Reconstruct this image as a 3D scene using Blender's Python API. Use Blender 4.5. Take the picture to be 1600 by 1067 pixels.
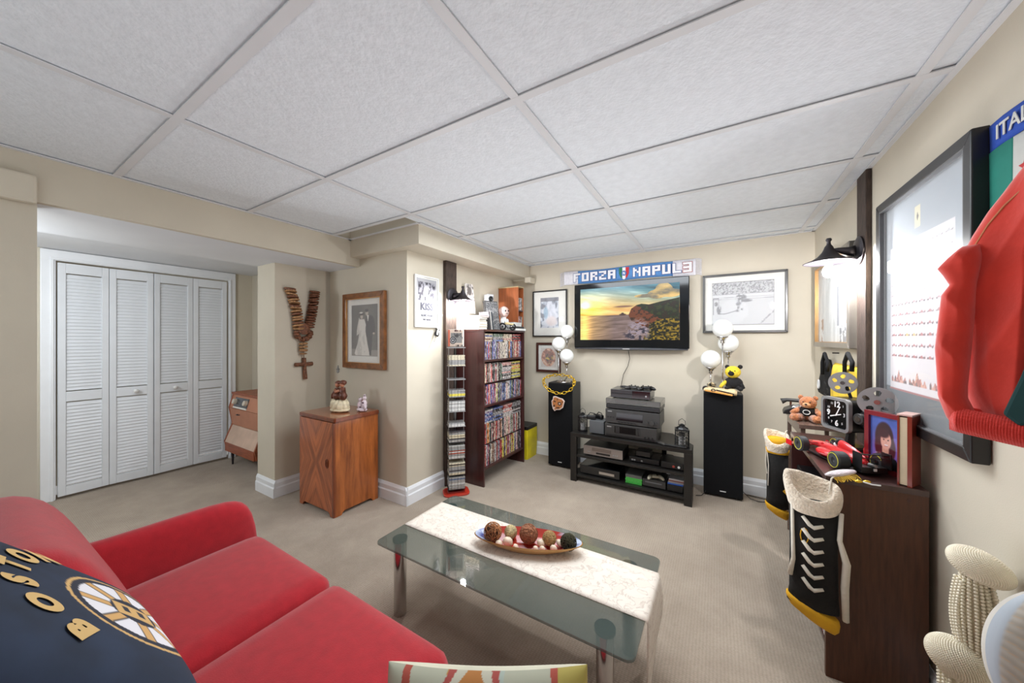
import bpy, bmesh, math, random
import numpy as np
from mathutils import Vector, Matrix, Euler
random.seed(7)
for o in list(bpy.data.objects): bpy.data.objects.remove(o)
SC = bpy.context.scene
COL = SC.collection
PI = math.pi

# ------------------------------------------------------------------ camera, light, exposure
FPX, YAW, CY, HC = 533.0, 0.542, 530.0, 1.36
CEIL = 2.245
cam = bpy.data.objects.new('camera', bpy.data.cameras.new('camera'))
COL.objects.link(cam)
cam.location = (0, 0, HC)
cam.rotation_euler = (PI/2, 0, YAW)
cam.data.sensor_width = 36
cam.data.lens = 36*FPX/1600
cam.data.shift_y = (CY-533.5)/1600
cam.data.clip_start = 0.02
SC.camera = cam
SC.view_settings.view_transform = 'Standard'
SC.view_settings.look = 'None'
SC.view_settings.gamma = 1.0
SC.view_settings.use_curve_mapping = False
SC.view_settings.exposure = 0.12
w = bpy.data.worlds.new('world'); SC.world = w
w.use_nodes = True
w.node_tree.nodes['Background'].inputs[0].default_value = (1.0, 0.98, 0.95, 1)
w.node_tree.nodes['Background'].inputs[1].default_value = 0.3
BULB_L, BULB_R = 700.0, 1050.0

def lamp(name, loc, watts, size, color=(.87, .94, 1), rot=(0, 0, 0), kind='POINT', sy=None):
    l = bpy.data.lights.new(name, kind)
    l.energy = watts; l.color = color
    if kind == 'POINT': l.shadow_soft_size = size
    else:
        l.size = size
        if sy: l.shape = 'RECTANGLE'; l.size_y = sy
    o = bpy.data.objects.new(name, l); COL.objects.link(o)
    o.location = loc; o.rotation_euler = rot
    return o
lamp('fill_rear', (0.30, -1.3, 1.95), 12, 0.25)  # added soft fill behind the camera, stands for no modelled lamp
lamp('fill_up', (-.75, 1.75, .50), 15, 1.9, kind='AREA', sy=1.5, rot=(PI, 0, 0))  # added upward fill in mid-room to brighten the ceiling, no real source
lamp('fill_up_rear', (-1.3, -1.0, .95), 12, 2.0, kind='AREA', sy=.8, rot=(PI, 0, 0))  # second added upward fill, behind the camera, for the near ceiling
lamp('fill_down', (-.85, 2.1, 2.20), 42, 1.5, kind='AREA', sy=1.5)  # added downward fill for floor and back wall, no fixture hangs here
lamp('fill_hall', (-3.6, -0.3, 1.8), 41, 0.2)  # unseen fill added to lift closet and hall

# ------------------------------------------------------------------ helpers
def ray(u, v):
    F = Vector((-math.sin(YAW), math.cos(YAW), 0)); R = Vector((math.cos(YAW), math.sin(YAW), 0))
    return F*FPX + R*(u-800) - Vector((0, 0, 1))*(v-CY)
def at(u, v, ax, val):
    d = ray(u, v); i = 'xyz'.index(ax); o = Vector((0, 0, HC))
    return o + d*((val-o[i])/d[i])
def lin(c):
    return tuple(((x/255.0)/12.92 if x/255.0 <= .04045 else ((x/255.0+.055)/1.055)**2.4) for x in c)

def new_mat(name):
    m = bpy.data.materials.new(name); m.use_nodes = True
    nt = m.node_tree
    return m, nt, nt.nodes['Principled BSDF']
def M(name, rgb, rough=.5, metal=0., var=.06, vscale=8., bump=0., bscale=60., spec=.5, emit=0, alpha=1, trans=0, coat=0, sheen=0, stretch=None, rgb2=None, ior=None):
    m, nt, p = new_mat(name)
    N = nt.nodes; L = nt.links
    c = lin(rgb)
    tc = N.new('ShaderNodeTexCoord'); mp = N.new('ShaderNodeMapping')
    L.new(tc.outputs['Object'], mp.inputs[0])
    if stretch: mp.inputs['Scale'].default_value = stretch
    nz = N.new('ShaderNodeTexNoise'); nz.inputs['Scale'].default_value = vscale; nz.inputs['Detail'].default_value = 5
    L.new(mp.outputs[0], nz.inputs['Vector'])
    mx = N.new('ShaderNodeMixRGB')
    if rgb2: c2 = lin(rgb2); a, b = c, c2
    else: a = tuple(max(0, x*(1-var*2)) for x in c); b = tuple(min(1, x*(1+var*2)) for x in c)
    mx.inputs[1].default_value = (*a, 1); mx.inputs[2].default_value = (*b, 1)
    rr = N.new('ShaderNodeMapRange'); rr.inputs[1].default_value = .3; rr.inputs[2].default_value = .7
    L.new(nz.outputs[0], rr.inputs[0]); L.new(rr.outputs[0], mx.inputs[0])
    L.new(mx.outputs[0], p.inputs['Base Color'])
    p.inputs['Roughness'].default_value = rough; p.inputs['Metallic'].default_value = metal
    p.inputs['Specular IOR Level'].default_value = spec
    if ior: p.inputs['IOR'].default_value = ior
    if emit:
        p.inputs['Emission Color'].default_value = (*c, 1); p.inputs['Emission Strength'].default_value = emit
    if alpha < 1: p.inputs['Alpha'].default_value = alpha
    if trans: p.inputs['Transmission Weight'].default_value = trans
    if coat: p.inputs['Coat Weight'].default_value = coat; p.inputs['Coat Roughness'].default_value = .08
    if sheen: p.inputs['Sheen Weight'].default_value = sheen; p.inputs['Sheen Roughness'].default_value = .5
    if bump:
        n2 = N.new('ShaderNodeTexNoise'); n2.inputs['Scale'].default_value = bscale; n2.inputs['Detail'].default_value = 3
        L.new(mp.outputs[0], n2.inputs['Vector'])
        bp = N.new('ShaderNodeBump'); bp.inputs['Strength'].default_value = bump; bp.inputs['Distance'].default_value = .01
        L.new(n2.outputs[0], bp.inputs['Height']); L.new(bp.outputs[0], p.inputs['Normal'])
    return m
def attr_mat(name, rough=.35, emit=0, coat=0):
    m, nt, p = new_mat(name)
    a = nt.nodes.new('ShaderNodeVertexColor'); a.layer_name = 'Col'
    nt.links.new(a.outputs[0], p.inputs['Base Color'])
    p.inputs['Roughness'].default_value = rough
    if coat: p.inputs['Coat Weight'].default_value = coat; p.inputs['Coat Roughness'].default_value = .03
    if emit:
        nt.links.new(a.outputs[0], p.inputs['Emission Color']); p.inputs['Emission Strength'].default_value = emit
        p.inputs['Base Color'].default_value = (.01, .01, .01, 1)
        nt.links.remove(p.inputs['Base Color'].links[0])
    return m

class B:
    def __init__(s): s.v = []; s.f = []
    def add(s, vs, fs, mtx=None):
        k = len(s.v)
        s.v += [tuple(mtx @ Vector(p)) if mtx else tuple(p) for p in vs]
        s.f += [tuple(i+k for i in f) for f in fs]
        return s
    def box(s, c, d, rot=None):
        x, y, z = d[0]/2, d[1]/2, d[2]/2
        vs = [(-x,-y,-z),(x,-y,-z),(x,y,-z),(-x,y,-z),(-x,-y,z),(x,-y,z),(x,y,z),(-x,y,z)]
        fs = [(0,3,2,1),(4,5,6,7),(0,1,5,4),(1,2,6,5),(2,3,7,6),(3,0,4,7)]
        m = Matrix.Translation(c)
        if rot: m = m @ Euler(rot).to_matrix().to_4x4()
        return s.add(vs, fs, m)
    def bb(s, x0, x1, y0, y1, z0, z1):
        return s.box(((x0+x1)/2, (y0+y1)/2, (z0+z1)/2), (abs(x1-x0), abs(y1-y0), abs(z1-z0)))
    def cyl(s, p0, p1, r0, r1=None, n=16, cap=True):
        if r1 is None: r1 = r0
        p0 = Vector(p0); p1 = Vector(p1); d = (p1-p0).normalized()
        q = d.to_track_quat('Z', 'Y').to_matrix()
        vs = []
        for p, r in ((p0, r0), (p1, r1)):
            for i in range(n):
                a = 2*PI*i/n; vs.append(p + q @ Vector((r*math.cos(a), r*math.sin(a), 0)))
        fs = [(i, (i+1) % n, n+(i+1) % n, n+i) for i in range(n)]
        if cap: fs += [tuple(reversed(range(n))), tuple(range(n, 2*n))]
        return s.add(vs, fs)
    def tube(s, pts, r, n=8, closed=False):
        P = [Vector(p) for p in pts]; m = len(P); vs = []
        up = None
        for i, p in enumerate(P):
            if closed: t = (P[(i+1) % m]-P[i-1]).normalized()
            else: t = (P[min(i+1, m-1)]-P[max(i-1, 0)]).normalized()
            if up is None:
                up = t.orthogonal().normalized()
            up = (up - t*up.dot(t)).normalized()
            b = t.cross(up)
            rr = r[i] if isinstance(r, (list, tuple)) else r
            for k in range(n):
                a = 2*PI*k/n; vs.append(p+(up*math.cos(a)+b*math.sin(a))*rr)
        fs = []
        for i in range(m if closed else m-1):
            j = (i+1) % m
            for k in range(n): fs.append((i*n+k, i*n+(k+1) % n, j*n+(k+1) % n, j*n+k))
        if not closed: fs += [tuple(reversed(range(n))), tuple(range((m-1)*n, m*n))]
        return s.add(vs, fs)
    def lathe(s, prof, c=(0,0,0), n=24, mtx=None):
        vs = []; 
        for r, z in prof:
            for k in range(n):
                a = 2*PI*k/n; vs.append((r*math.cos(a), r*math.sin(a), z))
        fs = []
        for i in range(len(prof)-1):
            for k in range(n): fs.append((i*n+k, i*n+(k+1) % n, (i+1)*n+(k+1) % n, (i+1)*n+k))
        if prof[0][0] > 1e-5: fs.append(tuple(reversed(range(n))))
        if prof[-1][0] > 1e-5: fs.append(tuple(range((len(prof)-1)*n, len(prof)*n)))
        m = Matrix.Translation(c)
        if mtx is not None: m = m @ mtx
        return s.add(vs, fs, m)
    def ball(s, c, r, n=16, m=10, rot=None, e=1.0, jit=0):
        if not isinstance(r, (tuple, list)): r = (r, r, r)
        vs = [(0, 0, -r[2])]
        def pw(x): return math.copysign(abs(x)**e, x)
        for i in range(1, m):
            t = -PI/2+PI*i/m
            for k in range(n):
                a = 2*PI*k/n; j = 1+random.uniform(-jit, jit)
                vs.append((r[0]*pw(math.cos(t))*pw(math.cos(a))*j, r[1]*pw(math.cos(t))*pw(math.sin(a))*j, r[2]*pw(math.sin(t))*j))
        vs.append((0, 0, r[2])); fs = []
        for k in range(n): fs.append((0, 1+(k+1) % n, 1+k))
        for i in range(m-2):
            for k in range(n): fs.append((1+i*n+k, 1+i*n+(k+1) % n, 1+(i+1)*n+(k+1) % n, 1+(i+1)*n+k))
        L = len(vs)-1
        for k in range(n): fs.append((L, 1+(m-2)*n+k, 1+(m-2)*n+(k+1) % n))
        mt = Matrix.Translation(c)
        if rot: mt = mt @ Euler(rot).to_matrix().to_4x4()
        return s.add(vs, fs, mt)
    def prism(s, poly, y0, y1, mtx=None):      # poly in x,z ; extruded along y
        n = len(poly)
        ar = sum(poly[i][0]*poly[(i+1) % n][1]-poly[(i+1) % n][0]*poly[i][1] for i in range(n))
        if ar < 0: poly = poly[::-1]
        if y0 > y1: y0, y1 = y1, y0
        vs = [(p[0], y0, p[1]) for p in poly]+[(p[0], y1, p[1]) for p in poly]
        fs = [tuple(range(n)), tuple(reversed(range(n, 2*n)))]
        fs += [(i, n+i, n+(i+1) % n, (i+1) % n) for i in range(n)]
        return s.add(vs, fs, mtx)
    def zprism(s, poly, z0, z1, mtx=None):     # poly in x,y ; extruded along z
        m = Matrix.Rotation(PI/2, 4, 'X')
        m = Matrix(((1,0,0,0),(0,0,1,0),(0,1,0,0),(0,0,0,1)))
        k = len(s.f); s.prism(poly, z0, z1, (mtx @ m) if mtx else m)
        for i in range(k, len(s.f)): s.f[i] = tuple(reversed(s.f[i]))
        return s
    def grid(s, fn, nu, nv):
        vs = [fn(i/(nu-1), j/(nv-1)) for j in range(nv) for i in range(nu)]
        fs = [(j*nu+i, j*nu+i+1, (j+1)*nu+i+1, (j+1)*nu+i) for j in range(nv-1) for i in range(nu-1)]
        return s.add(vs, fs)
    def rbox(s, c, d, r, puff=0, n=7, rot=None):
        # rounded box from an evenly split cube
        hx, hy, hz = d[0]/2, d[1]/2, d[2]/2; r = min(r, hx, hy, hz)
        bm = bmesh.new(); bmesh.ops.create_cube(bm, size=2)
        bmesh.ops.subdivide_edges(bm, edges=bm.edges, cuts=n, use_grid_fill=True)
        vs = []
        for v in bm.verts:
            q = [v.co.x, v.co.y, v.co.z]
            # push the split lines to the rims
            q = [math.copysign(abs(t)**.6, t) for t in q]
            p = Vector((q[0]*hx, q[1]*hy, q[2]*hz))
            inn = Vector((max(-hx+r, min(hx-r, p.x)), max(-hy+r, min(hy-r, p.y)), max(-hz+r, min(hz-r, p.z))))
            dd = p-inn
            if dd.length > 1e-9: p = inn+dd.normalized()*r
            if puff: p.z += math.copysign(puff, q[2])*(1-q[0]**2)*(1-q[1]**2)*abs(q[2])
            vs.append(p)
        bm.verts.index_update()
        fs = [tuple(v.index for v in f.verts) for f in bm.faces]
        bm.free()
        m = Matrix.Translation(c)
        if rot: m = m @ Euler(rot).to_matrix().to_4x4()
        return s.add(vs, fs, m)
    def build(s, name, mat, parent=None, smooth=False, bevel=0, loc=None, rz=0, sub=0, seg=2, rot=None):
        me = bpy.data.meshes.new(name)
        me.from_pydata(s.v, [], s.f); me.update()
        if smooth: me.polygons.foreach_set('use_smooth', [True]*len(me.polygons))
        if mat: me.materials.append(mat)
        o = bpy.data.objects.new(name, me); COL.objects.link(o)
        if parent: o.parent = parent
        if loc is not None: o.location = loc
        if rot is not None: o.rotation_euler = rot
        elif rz: o.rotation_euler = (0, 0, rz)
        if sub:
            md = o.modifiers.new('sub', 'SUBSURF'); md.levels = sub; md.render_levels = sub
        if bevel:
            md = o.modifiers.new('bevel', 'BEVEL'); md.width = bevel; md.segments = seg; md.limit_method = 'ANGLE'; md.angle_limit = .6
            if not smooth:
                pass
        return o
def tag(o, label, cat, group=None, kind=None):
    o['label'] = label; o['category'] = cat
    if group: o['group'] = group
    if kind: o['kind'] = kind
    return o
def thing(name, label, cat, loc=(0,0,0), rz=0, group=None, rot=None):
    o = bpy.data.objects.new(name, None); COL.objects.link(o)
    o.location = loc; o.rotation_euler = rot if rot else (0, 0, rz); o.empty_display_size = .05
    return tag(o, label, cat, group)
def struct(name, b, mat, parent=None, bevel=0):
    o = b.build(name, mat, parent, bevel=bevel)
    if not parent: o['kind'] = 'structure'
    return o
def sbox(name, x0, x1, y0, y1, z0, z1, mat, parent=None, bevel=0):
    c = Vector(((x0+x1)/2, (y0+y1)/2, z0))
    o = B().box((0, 0, abs(z1-z0)/2), (abs(x1-x0), abs(y1-y0), abs(z1-z0))).build(name, mat, parent, bevel=bevel, loc=c)
    if not parent: o['kind'] = 'structure'
    return o
def text(s, size, mat, parent, x=0, y=0, z=0, name='lettering', ext=.0008, off=0., align='CENTER', sx=1.0, rot=(PI/2, 0, 0), shear=0, space=1.0):
    cu = bpy.data.curves.new(name, 'FONT'); cu.body = s; cu.size = size; cu.extrude = ext; cu.offset = off
    cu.align_x = align; cu.align_y = 'CENTER'; cu.resolution_u = 6 if size > .05 and ext == 0 else 2; cu.shear = shear; cu.space_character = space
    t = bpy.data.objects.new(name, cu); COL.objects.link(t)
    bpy.context.view_layer.update()
    me = bpy.data.meshes.new_from_object(t.evaluated_get(bpy.context.evaluated_depsgraph_get()))
    bpy.data.objects.remove(t)
    me.materials.clear(); me.materials.append(mat)
    o = bpy.data.objects.new(name, me); COL.objects.link(o); o.parent = parent
    o.location = (x, y, z); o.rotation_euler = rot; o.scale = (sx, 1, 1)
    return o

# -- painting of flat pictures: numpy colour functions put on a fine grid as a colour attribute
def hsh(ix, iy, s):
    n = (ix.astype(np.int64)*374761393 + iy.astype(np.int64)*668265263 + s*982451653) & 0x7fffffff
    n = ((n ^ (n >> 13))*1274126177) & 0x7fffffff
    return ((n ^ (n >> 16)) & 0xffff)/65535.0
def vn(x, y, s=0):
    ix = np.floor(x); iy = np.floor(y); fx = x-ix; fy = y-iy
    fx = fx*fx*(3-2*fx); fy = fy*fy*(3-2*fy)
    a = hsh(ix, iy, s); b = hsh(ix+1, iy, s); c = hsh(ix, iy+1, s); d = hsh(ix+1, iy+1, s)
    return (a*(1-fx)+b*fx)*(1-fy)+(c*(1-fx)+d*fx)*fy
def fbm(x, y, s=0, o=4):
    r = 0; a = .5
    for k in range(o): r = r+a*vn(x*2**k, y*2**k, s+k); a *= .5
    return r/(1-.5**o)
def mixc(img, m, col):
    m = np.clip(m, 0, 1)[..., None]; return img*(1-m)+np.array(col, float)/255.0*m
def ell(U, V, cx, cy, rx, ry, soft=.15):
    d = np.sqrt(((U-cx)/rx)**2+((V-cy)/ry)**2); return np.clip((1-d)/soft+.5, 0, 1)
def inpoly(U, V, P):
    r = np.zeros(U.shape, bool); n = len(P)
    for i in range(n):
        x1, y1 = P[i]; x2, y2 = P[(i+1) % n]
        c = ((y1 > V) != (y2 > V)); 
        r ^= c & (U < (x2-x1)*(V-y1)/((y2-y1) if y2 != y1 else 1e-9)+x1)
    return r.astype(float)
def flat(U, c): return np.ones(U.shape+(3,))*np.array(c, float)/255.0
def picture(name, parent, w, h, nu, nv, paint, mat, x=0, y=0, z=0, fn=None):
    u = np.linspace(0, 1, nu); v = np.linspace(0, 1, nv); U, V = np.meshgrid(u, v)
    img = np.clip(paint(U, V), 0, 1)
    l = np.where(img <= .04045, img/12.92, ((img+.055)/1.055)**2.4).reshape(-1, 3)
    b = B()
    if fn: b.grid(fn, nu, nv)
    else: b.grid(lambda a, c: ((a-.5)*w, 0, (c-.5)*h), nu, nv)
    o = b.build(name, mat, parent, loc=(x, y, z))
    ca = o.data.color_attributes.new('Col', 'FLOAT_COLOR', 'POINT')
    ca.data.foreach_set('color', np.hstack([l, np.ones((len(l), 1))]).astype(np.float32).ravel())
    return o

# ------------------------------------------------------------------ materials
m_wall = M('wall_paint', (205, 196, 178), .75, var=.02, vscale=3, bump=.05, bscale=220)
m_trimw = M('white_trim_paint', (236, 238, 241), .35, var=.01)
m_lowc = M('white_ceiling_paint', (222, 224, 228), .8, var=.015, vscale=3)
m_door = M('louvre_white', (226, 229, 233), .45, var=.01)
m_bar = M('ceiling_bar', (216, 217, 219), .5, var=.01)
m_tile = M('ceiling_tile', (224, 229, 234), .82, var=.02, vscale=25, bump=.38, bscale=70)
def carpet():
    m, nt, p = new_mat('carpet'); N = nt.nodes; L = nt.links
    tc = N.new('ShaderNodeTexCoord')
    n1 = N.new('ShaderNodeTexNoise'); n1.inputs['Scale'].default_value = 2.2; n1.inputs['Detail'].default_value = 6; n1.inputs['Roughness'].default_value = .65
    L.new(tc.outputs['Object'], n1.inputs['Vector'])
    n2 = N.new('ShaderNodeTexNoise'); n2.inputs['Scale'].default_value = 260
    L.new(tc.outputs['Object'], n2.inputs['Vector'])
    cr = N.new('ShaderNodeValToRGB'); cr.color_ramp.elements[0].position = .32; cr.color_ramp.elements[1].position = .68
    cr.color_ramp.elements[0].color = (*lin((160, 145, 129)), 1); cr.color_ramp.elements[1].color = (*lin((186, 171, 154)), 1)
    L.new(n1.outputs[0], cr.inputs[0])
    br = N.new('ShaderNodeTexVoronoi'); br.inputs['Scale'].default_value = 1
    mp = N.new('ShaderNodeMapping'); mp.inputs['Scale'].default_value = (75, 110, 1); mp.inputs['Rotation'].default_value = (0, 0, .0)
    L.new(tc.outputs['Object'], mp.inputs[0]); L.new(mp.outputs[0], br.inputs['Vector']); br.inputs['Randomness'].default_value = .25
    mx = N.new('ShaderNodeMixRGB'); mx.blend_type = 'MULTIPLY'; mx.inputs[0].default_value = .55
    r2 = N.new('ShaderNodeValToRGB'); r2.color_ramp.elements[0].position = .1; r2.color_ramp.elements[1].position = .75
    r2.color_ramp.elements[0].color = (1, 1, 1, 1); r2.color_ramp.elements[1].color = (.55, .53, .5, 1)
    L.new(br.outputs['Distance'], r2.inputs[0]); L.new(cr.outputs[0], mx.inputs[1]); L.new(r2.outputs[0], mx.inputs[2])
    L.new(mx.outputs[0], p.inputs['Base Color'])
    ma = N.new('ShaderNodeMath'); ma.operation = 'SUBTRACT'; L.new(n2.outputs[0], ma.inputs[0]); L.new(br.outputs['Distance'], ma.inputs[1])
    bp = N.new('ShaderNodeBump'); bp.inputs['Strength'].default_value = .5; bp.inputs['Distance'].default_value = .006
    L.new(ma.outputs[0], bp.inputs['Height']); L.new(bp.outputs[0], p.inputs['Normal'])
    p.inputs['Roughness'].default_value = .95; p.inputs['Specular IOR Level'].default_value = .1; p.inputs['Sheen Weight'].default_value = .2
    return m
m_carpet = carpet()
m_black = M('black_satin', (18, 18, 20), .35, var=.02)
m_blackmat = M('black_cloth', (13, 13, 15), .9, var=.05)
m_blackwood = M('black_brown_laminate', (28, 26, 24), .35, var=.1, vscale=6, stretch=(1, 14, 14))
m_espresso = M('espresso_laminate', (64, 32, 30), .3, var=.12, vscale=5, stretch=(10, 10, 1), coat=.25)
m_espresso2 = M('espresso_oak_laminate', (78, 44, 26), .38, var=.13, vscale=7, stretch=(14, 14, 1.2), bump=.04, bscale=30)
m_darktop = M('espresso_top', (66, 44, 40), .28, var=.1, vscale=5, stretch=(12, 2, 12), coat=.3)
m_post = M('dark_rough_timber', (66, 52, 44), .7, var=.25, vscale=14, stretch=(6, 6, 1), bump=.4, bscale=40)
m_chrome = M('chrome', (205, 202, 200), .12, 1.0, var=.02)
m_steel = M('brushed_steel', (160, 160, 160), .4, .5, var=.03)
m_iron = M('dark_iron', (62, 58, 62), .42, .7, var=.05)
m_gold = M('gold_plastic', (226, 186, 60), .25, .75, var=.05)
m_white = M('white_plastic', (232, 232, 230), .4, var=.01)
m_paper = M('mat_board', (226, 224, 216), .8, var=.01)
m_glassp = M('picture_glass', (255, 255, 255), .02, var=0, alpha=.10, spec=.6)
m_globe = M('opal_glass_globe', (238, 239, 236), .12, var=.01, coat=.5)
m_red = M('red_upholstery', (168, 30, 40), .85, var=.05, vscale=30, bump=.12, bscale=300, sheen=.35, spec=.2)
m_grey = M('grey_plastic', (96, 96, 97), .4, var=.03)
m_greydk = M('graphite_plastic', (52, 51, 50), .4, var=.04)
m_pic = attr_mat('printed_picture', .5)
m_picg = attr_mat('glazed_print', .35, coat=.6)

# ------------------------------------------------------------------ room shell
XR, YB, XK, YW = 0.68, 3.65, -2.18, 1.95
fl = sbox('floor', -4.95, 0.85, -3.3, 3.8, -.1, 0, m_carpet)
sbox('wall_right', XR, XR+.12, -3.3, YB, 0, 2.4, m_wall)
sbox('wall_back', XK, XR+.12, YB, YB+.12, 0, 2.4, m_wall)
sbox('wall_left', -3.26, XK, YW, YB+.12, 0, 2.4, m_wall)
sbox('wall_niche', -3.57, -3.26, 1.46, 1.95, 0, 2.02, m_wall)
sbox('wall_hall', -4.8, -3.26, 1.905, 2.05, 0, 2.4, m_wall)
sbox('wall_closet_right', -4.92, -4.8, 1.72, 1.905, 0, 2.12, m_wall)
sbox('wall_closet_left', -4.92, -4.8, -3.3, .42, 0, 2.12, m_wall)
sbox('wall_stub', -2.94, -2.80, -3.3, .227, 0, 2.02, m_wall)
sbox('wall_front', -4.95, .8, -3.42, -3.3, 0, 2.4, m_wall)
sbox('wall_beam', -2.84, -2.80, -3.3, YW, 2.02, 2.4, m_wall)
sbox('ceiling_beam_underside', -3.57, -2.84, -3.3, YW, 2.02, 2.09, m_lowc)
sbox('ceiling_hall', -4.95, -3.57, -3.3, 1.905, 2.12, 2.2, m_lowc)
sbox('trim_ledge', -2.80, -2.755, -3.3, .225, 2.0, 2.135, m_wall, bevel=.012)
sbox('wall_soffit', XK, -1.95, 1.86, YB, 2.09, 2.4, m_wall)
sbox('wall_soffit_niche', -2.80, XK, 1.86, YW, 2.09, 2.4, m_wall)
sbox('trim_soffit_step', -1.95, -1.87, 3.52, YB, 2.02, 2.09, m_wall, bevel=.01)
# closet back so the louvres do not open to the world
sbox('wall_closet_back', -5.3, -5.25, .2, 1.95, 0, 2.3, m_wall)

# suspended ceiling: tiles lie on the bars
CE = bpy.data.objects.new('ceiling', None); COL.objects.link(CE); CE['kind'] = 'structure'; CE.location = (0, 0, CEIL)
ys = [-.132+.6096*j for j in range(-6, 7)]; xs = [-1.853+1.2192*i for i in range(-1, 4)]
xe = [-2.80]+[x for x in xs if -2.80 < x < XR]+[XR]; ye = [-3.3]+[y for y in ys if -3.3 < y < YB]+[YB]
tiles = {}
def in_soffit(x0, x1, y0, y1): return False
for i in range(len(xe)-1):
    for j in range(len(ye)-1):
        x0, x1, y0, y1 = xe[i]+.004, xe[i+1]-.004, ye[j]+.004, ye[j+1]-.004
        if x1 < -1.7 and y0 > 1.9: 
            if x1 < -1.9: continue
        if x0 < -1.95 and y1 > 1.86 and y0 > 1.7: x0 = -1.955
        key = (round(x1-x0, 3), round(y1-y0, 3))
        if key not in tiles:
            bm_ = B().box((0, 0, .009), (x1-x0, y1-y0, .014))
            o = bm_.build('ceiling_tile', m_tile, CE, bevel=.003); tiles[key] = o
        else:
            o = tiles[key].copy(); COL.objects.link(o)
        o.location = ((x0+x1)/2, (y0+y1)/2, .001+random.uniform(0, .0015))
for x in xe[1:-1]:
    B().bb(x-.016, x+.016, -3.3, YB if x > -1.95 else YW-.09, -.004, .0).build('ceiling_bar', m_bar, CE)
for y in ye[1:-1]:
    if y > 1.86: B().bb(-1.95, XR, y-.016, y+.016, -.0045, -.0005).build('ceiling_bar', m_bar, CE)
    else: B().bb(-2.80, XR, y-.016, y+.016, -.0045, -.0005).build('ceiling_bar', m_bar, CE)
for a in ((-2.80, -2.775, -3.3, 1.86), (XR-.022, XR, -3.3, YB), (-1.95, -1.928, 1.86, YB), (-1.95, XR, YB-.022, YB), (-2.80, -1.95, 1.835, 1.86)):
    B().bb(*a, -.006, -.001).build('edge_bar', m_bar, CE)

# baseboards: two-step moulding
def baseboard(name, x0, y0, x1, y1, nx, ny, h=.145):
    L = math.hypot(x1-x0, y1-y0)
    prof = [(0, 0), (.020, 0), (.020, h*.55), (.014, h*.62), (.014, h*.84), (.008, h*.93), (.004, h), (0, h)]
    b = B(); b.prism(prof, 0, L)
    # local x = out from the wall, y = along
    o = b.build(name, m_trimw, None); o['kind'] = 'structure'
    d = Vector((x1-x0, y1-y0, 0)).normalized(); n = Vector((nx, ny, 0))
    m = Matrix(((n.x, d.x, 0, x0), (n.y, d.y, 0, y0), (0, 0, 1, 0), (0, 0, 0, 1)))
    if m.to_3x3().determinant() < 0:
        d = -d; m = Matrix(((n.x, d.x, 0, x1), (n.y, d.y, 0, y1), (0, 0, 1, 0), (0, 0, 0, 1)))
    o.matrix_world = m
baseboard('baseboard_back', XK, YB, XR, YB, 0, -1)
baseboard('baseboard_left', XK, YW-.02, XK, YB, 1, 0)
baseboard('baseboard_niche', -3.26, YW, XK+.02, YW, 0, -1)
baseboard('baseboard_pillar', -3.26, 1.46, -3.26, YW, 1, 0)
baseboard('baseboard_pillar_front', -3.57, 1.46, -3.24, 1.46, 0, -1)
baseboard('baseboard_right', XR, -3.3, XR, YB, -1, 0)
baseboard('baseboard_hall', -4.8, 1.905, -3.57, 1.905, 0, -1)

# closet: casing, four louvred leaves
TR = bpy.data.objects.new('trim_1', None); COL.objects.link(TR); TR['kind'] = 'structure'; TR.location = (-4.8, 1.08, 0)
for nm, a in (('casing_side', (0, .022, -.678, -.60, 0, 2.03)), ('casing_side', (0, .022, .585, .655, 0, 2.03)), ('casing_head', (0, .022, -.678, .655, 2.025, 2.115))):
    B().bb(*a).build(nm, m_trimw, TR, bevel=.005)
for a in ((0, .03, -.63, -.61, 0, 2.03), (0, .03, .595, .612, 0, 2.03), (0, .03, -.63, .612, 2.03, 2.05)):
    B().bb(*a).build('casing_bead', m_trimw, TR, bevel=.004)
DR = bpy.data.objects.new('door_1', None); COL.objects.link(DR); DR['kind'] = 'structure'; DR.location = (-4.8, 1.08, 0)
slat_cache = {}
edges = [.487, .776, 1.062, 1.361, 1.650]
for k in range(4):
    a, c = edges[k]+.002-1.08, edges[k+1]-.002-1.08; wd = c-a; yc = (a+c)/2
    st = .042
    b = B()
    b.bb(-.015, .015, -wd/2, -wd/2+st, 0, 1.985).bb(-.015, .015, wd/2-st, wd/2, 0, 1.985)
    b.bb(-.015, .015, -wd/2+st, wd/2-st, 0, .075).bb(-.015, .015, -wd/2+st, wd/2-st, 1.90, 1.985).bb(-.015, .015, -wd/2+st, wd/2-st, .80, .885)
    fold = [.05, -.05, .05, -.05][k]
    lf = b.build('leaf', m_door, DR, bevel=.003, loc=(.01, yc, .025), rz=fold)
    ss = wd-2*st
    if ss not in slat_cache:
        slat_cache[ss] = None
    first = None
    for z0, z1, n in ((.09, .79, 24), (.895, 1.89, 34)):
        for i in range(n):
            z = z0+(i+.5)*(z1-z0)/n
            if first is None:
                first = B().box((0, 0, 0), (.006, ss, .034), (0, -.30, 0)).build('slat', m_door, lf, loc=(0, 0, z)); s_ = first
            else:
                s_ = first.copy(); COL.objects.link(s_); s_.location = (0, 0, z)
    if k in (1, 2):
        yk = .0 if k == 2 else .02
        B().lathe([(.008, 0), (.008, .012), (.018, .018), (.02, .028), (.012, .036), (0, .038)], mtx=Matrix.Rotation(PI/2, 4, 'Y'), n=14).build('knob', m_white, lf, smooth=True, loc=(.015, yk, .842))

# ------------------------------------------------------------------ sofa
SF = thing('sofa', 'red fabric three-seat sofa with low rounded arm in the foreground', 'sofa', (-.98, .3, 0))
def sl(b): return b
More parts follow.
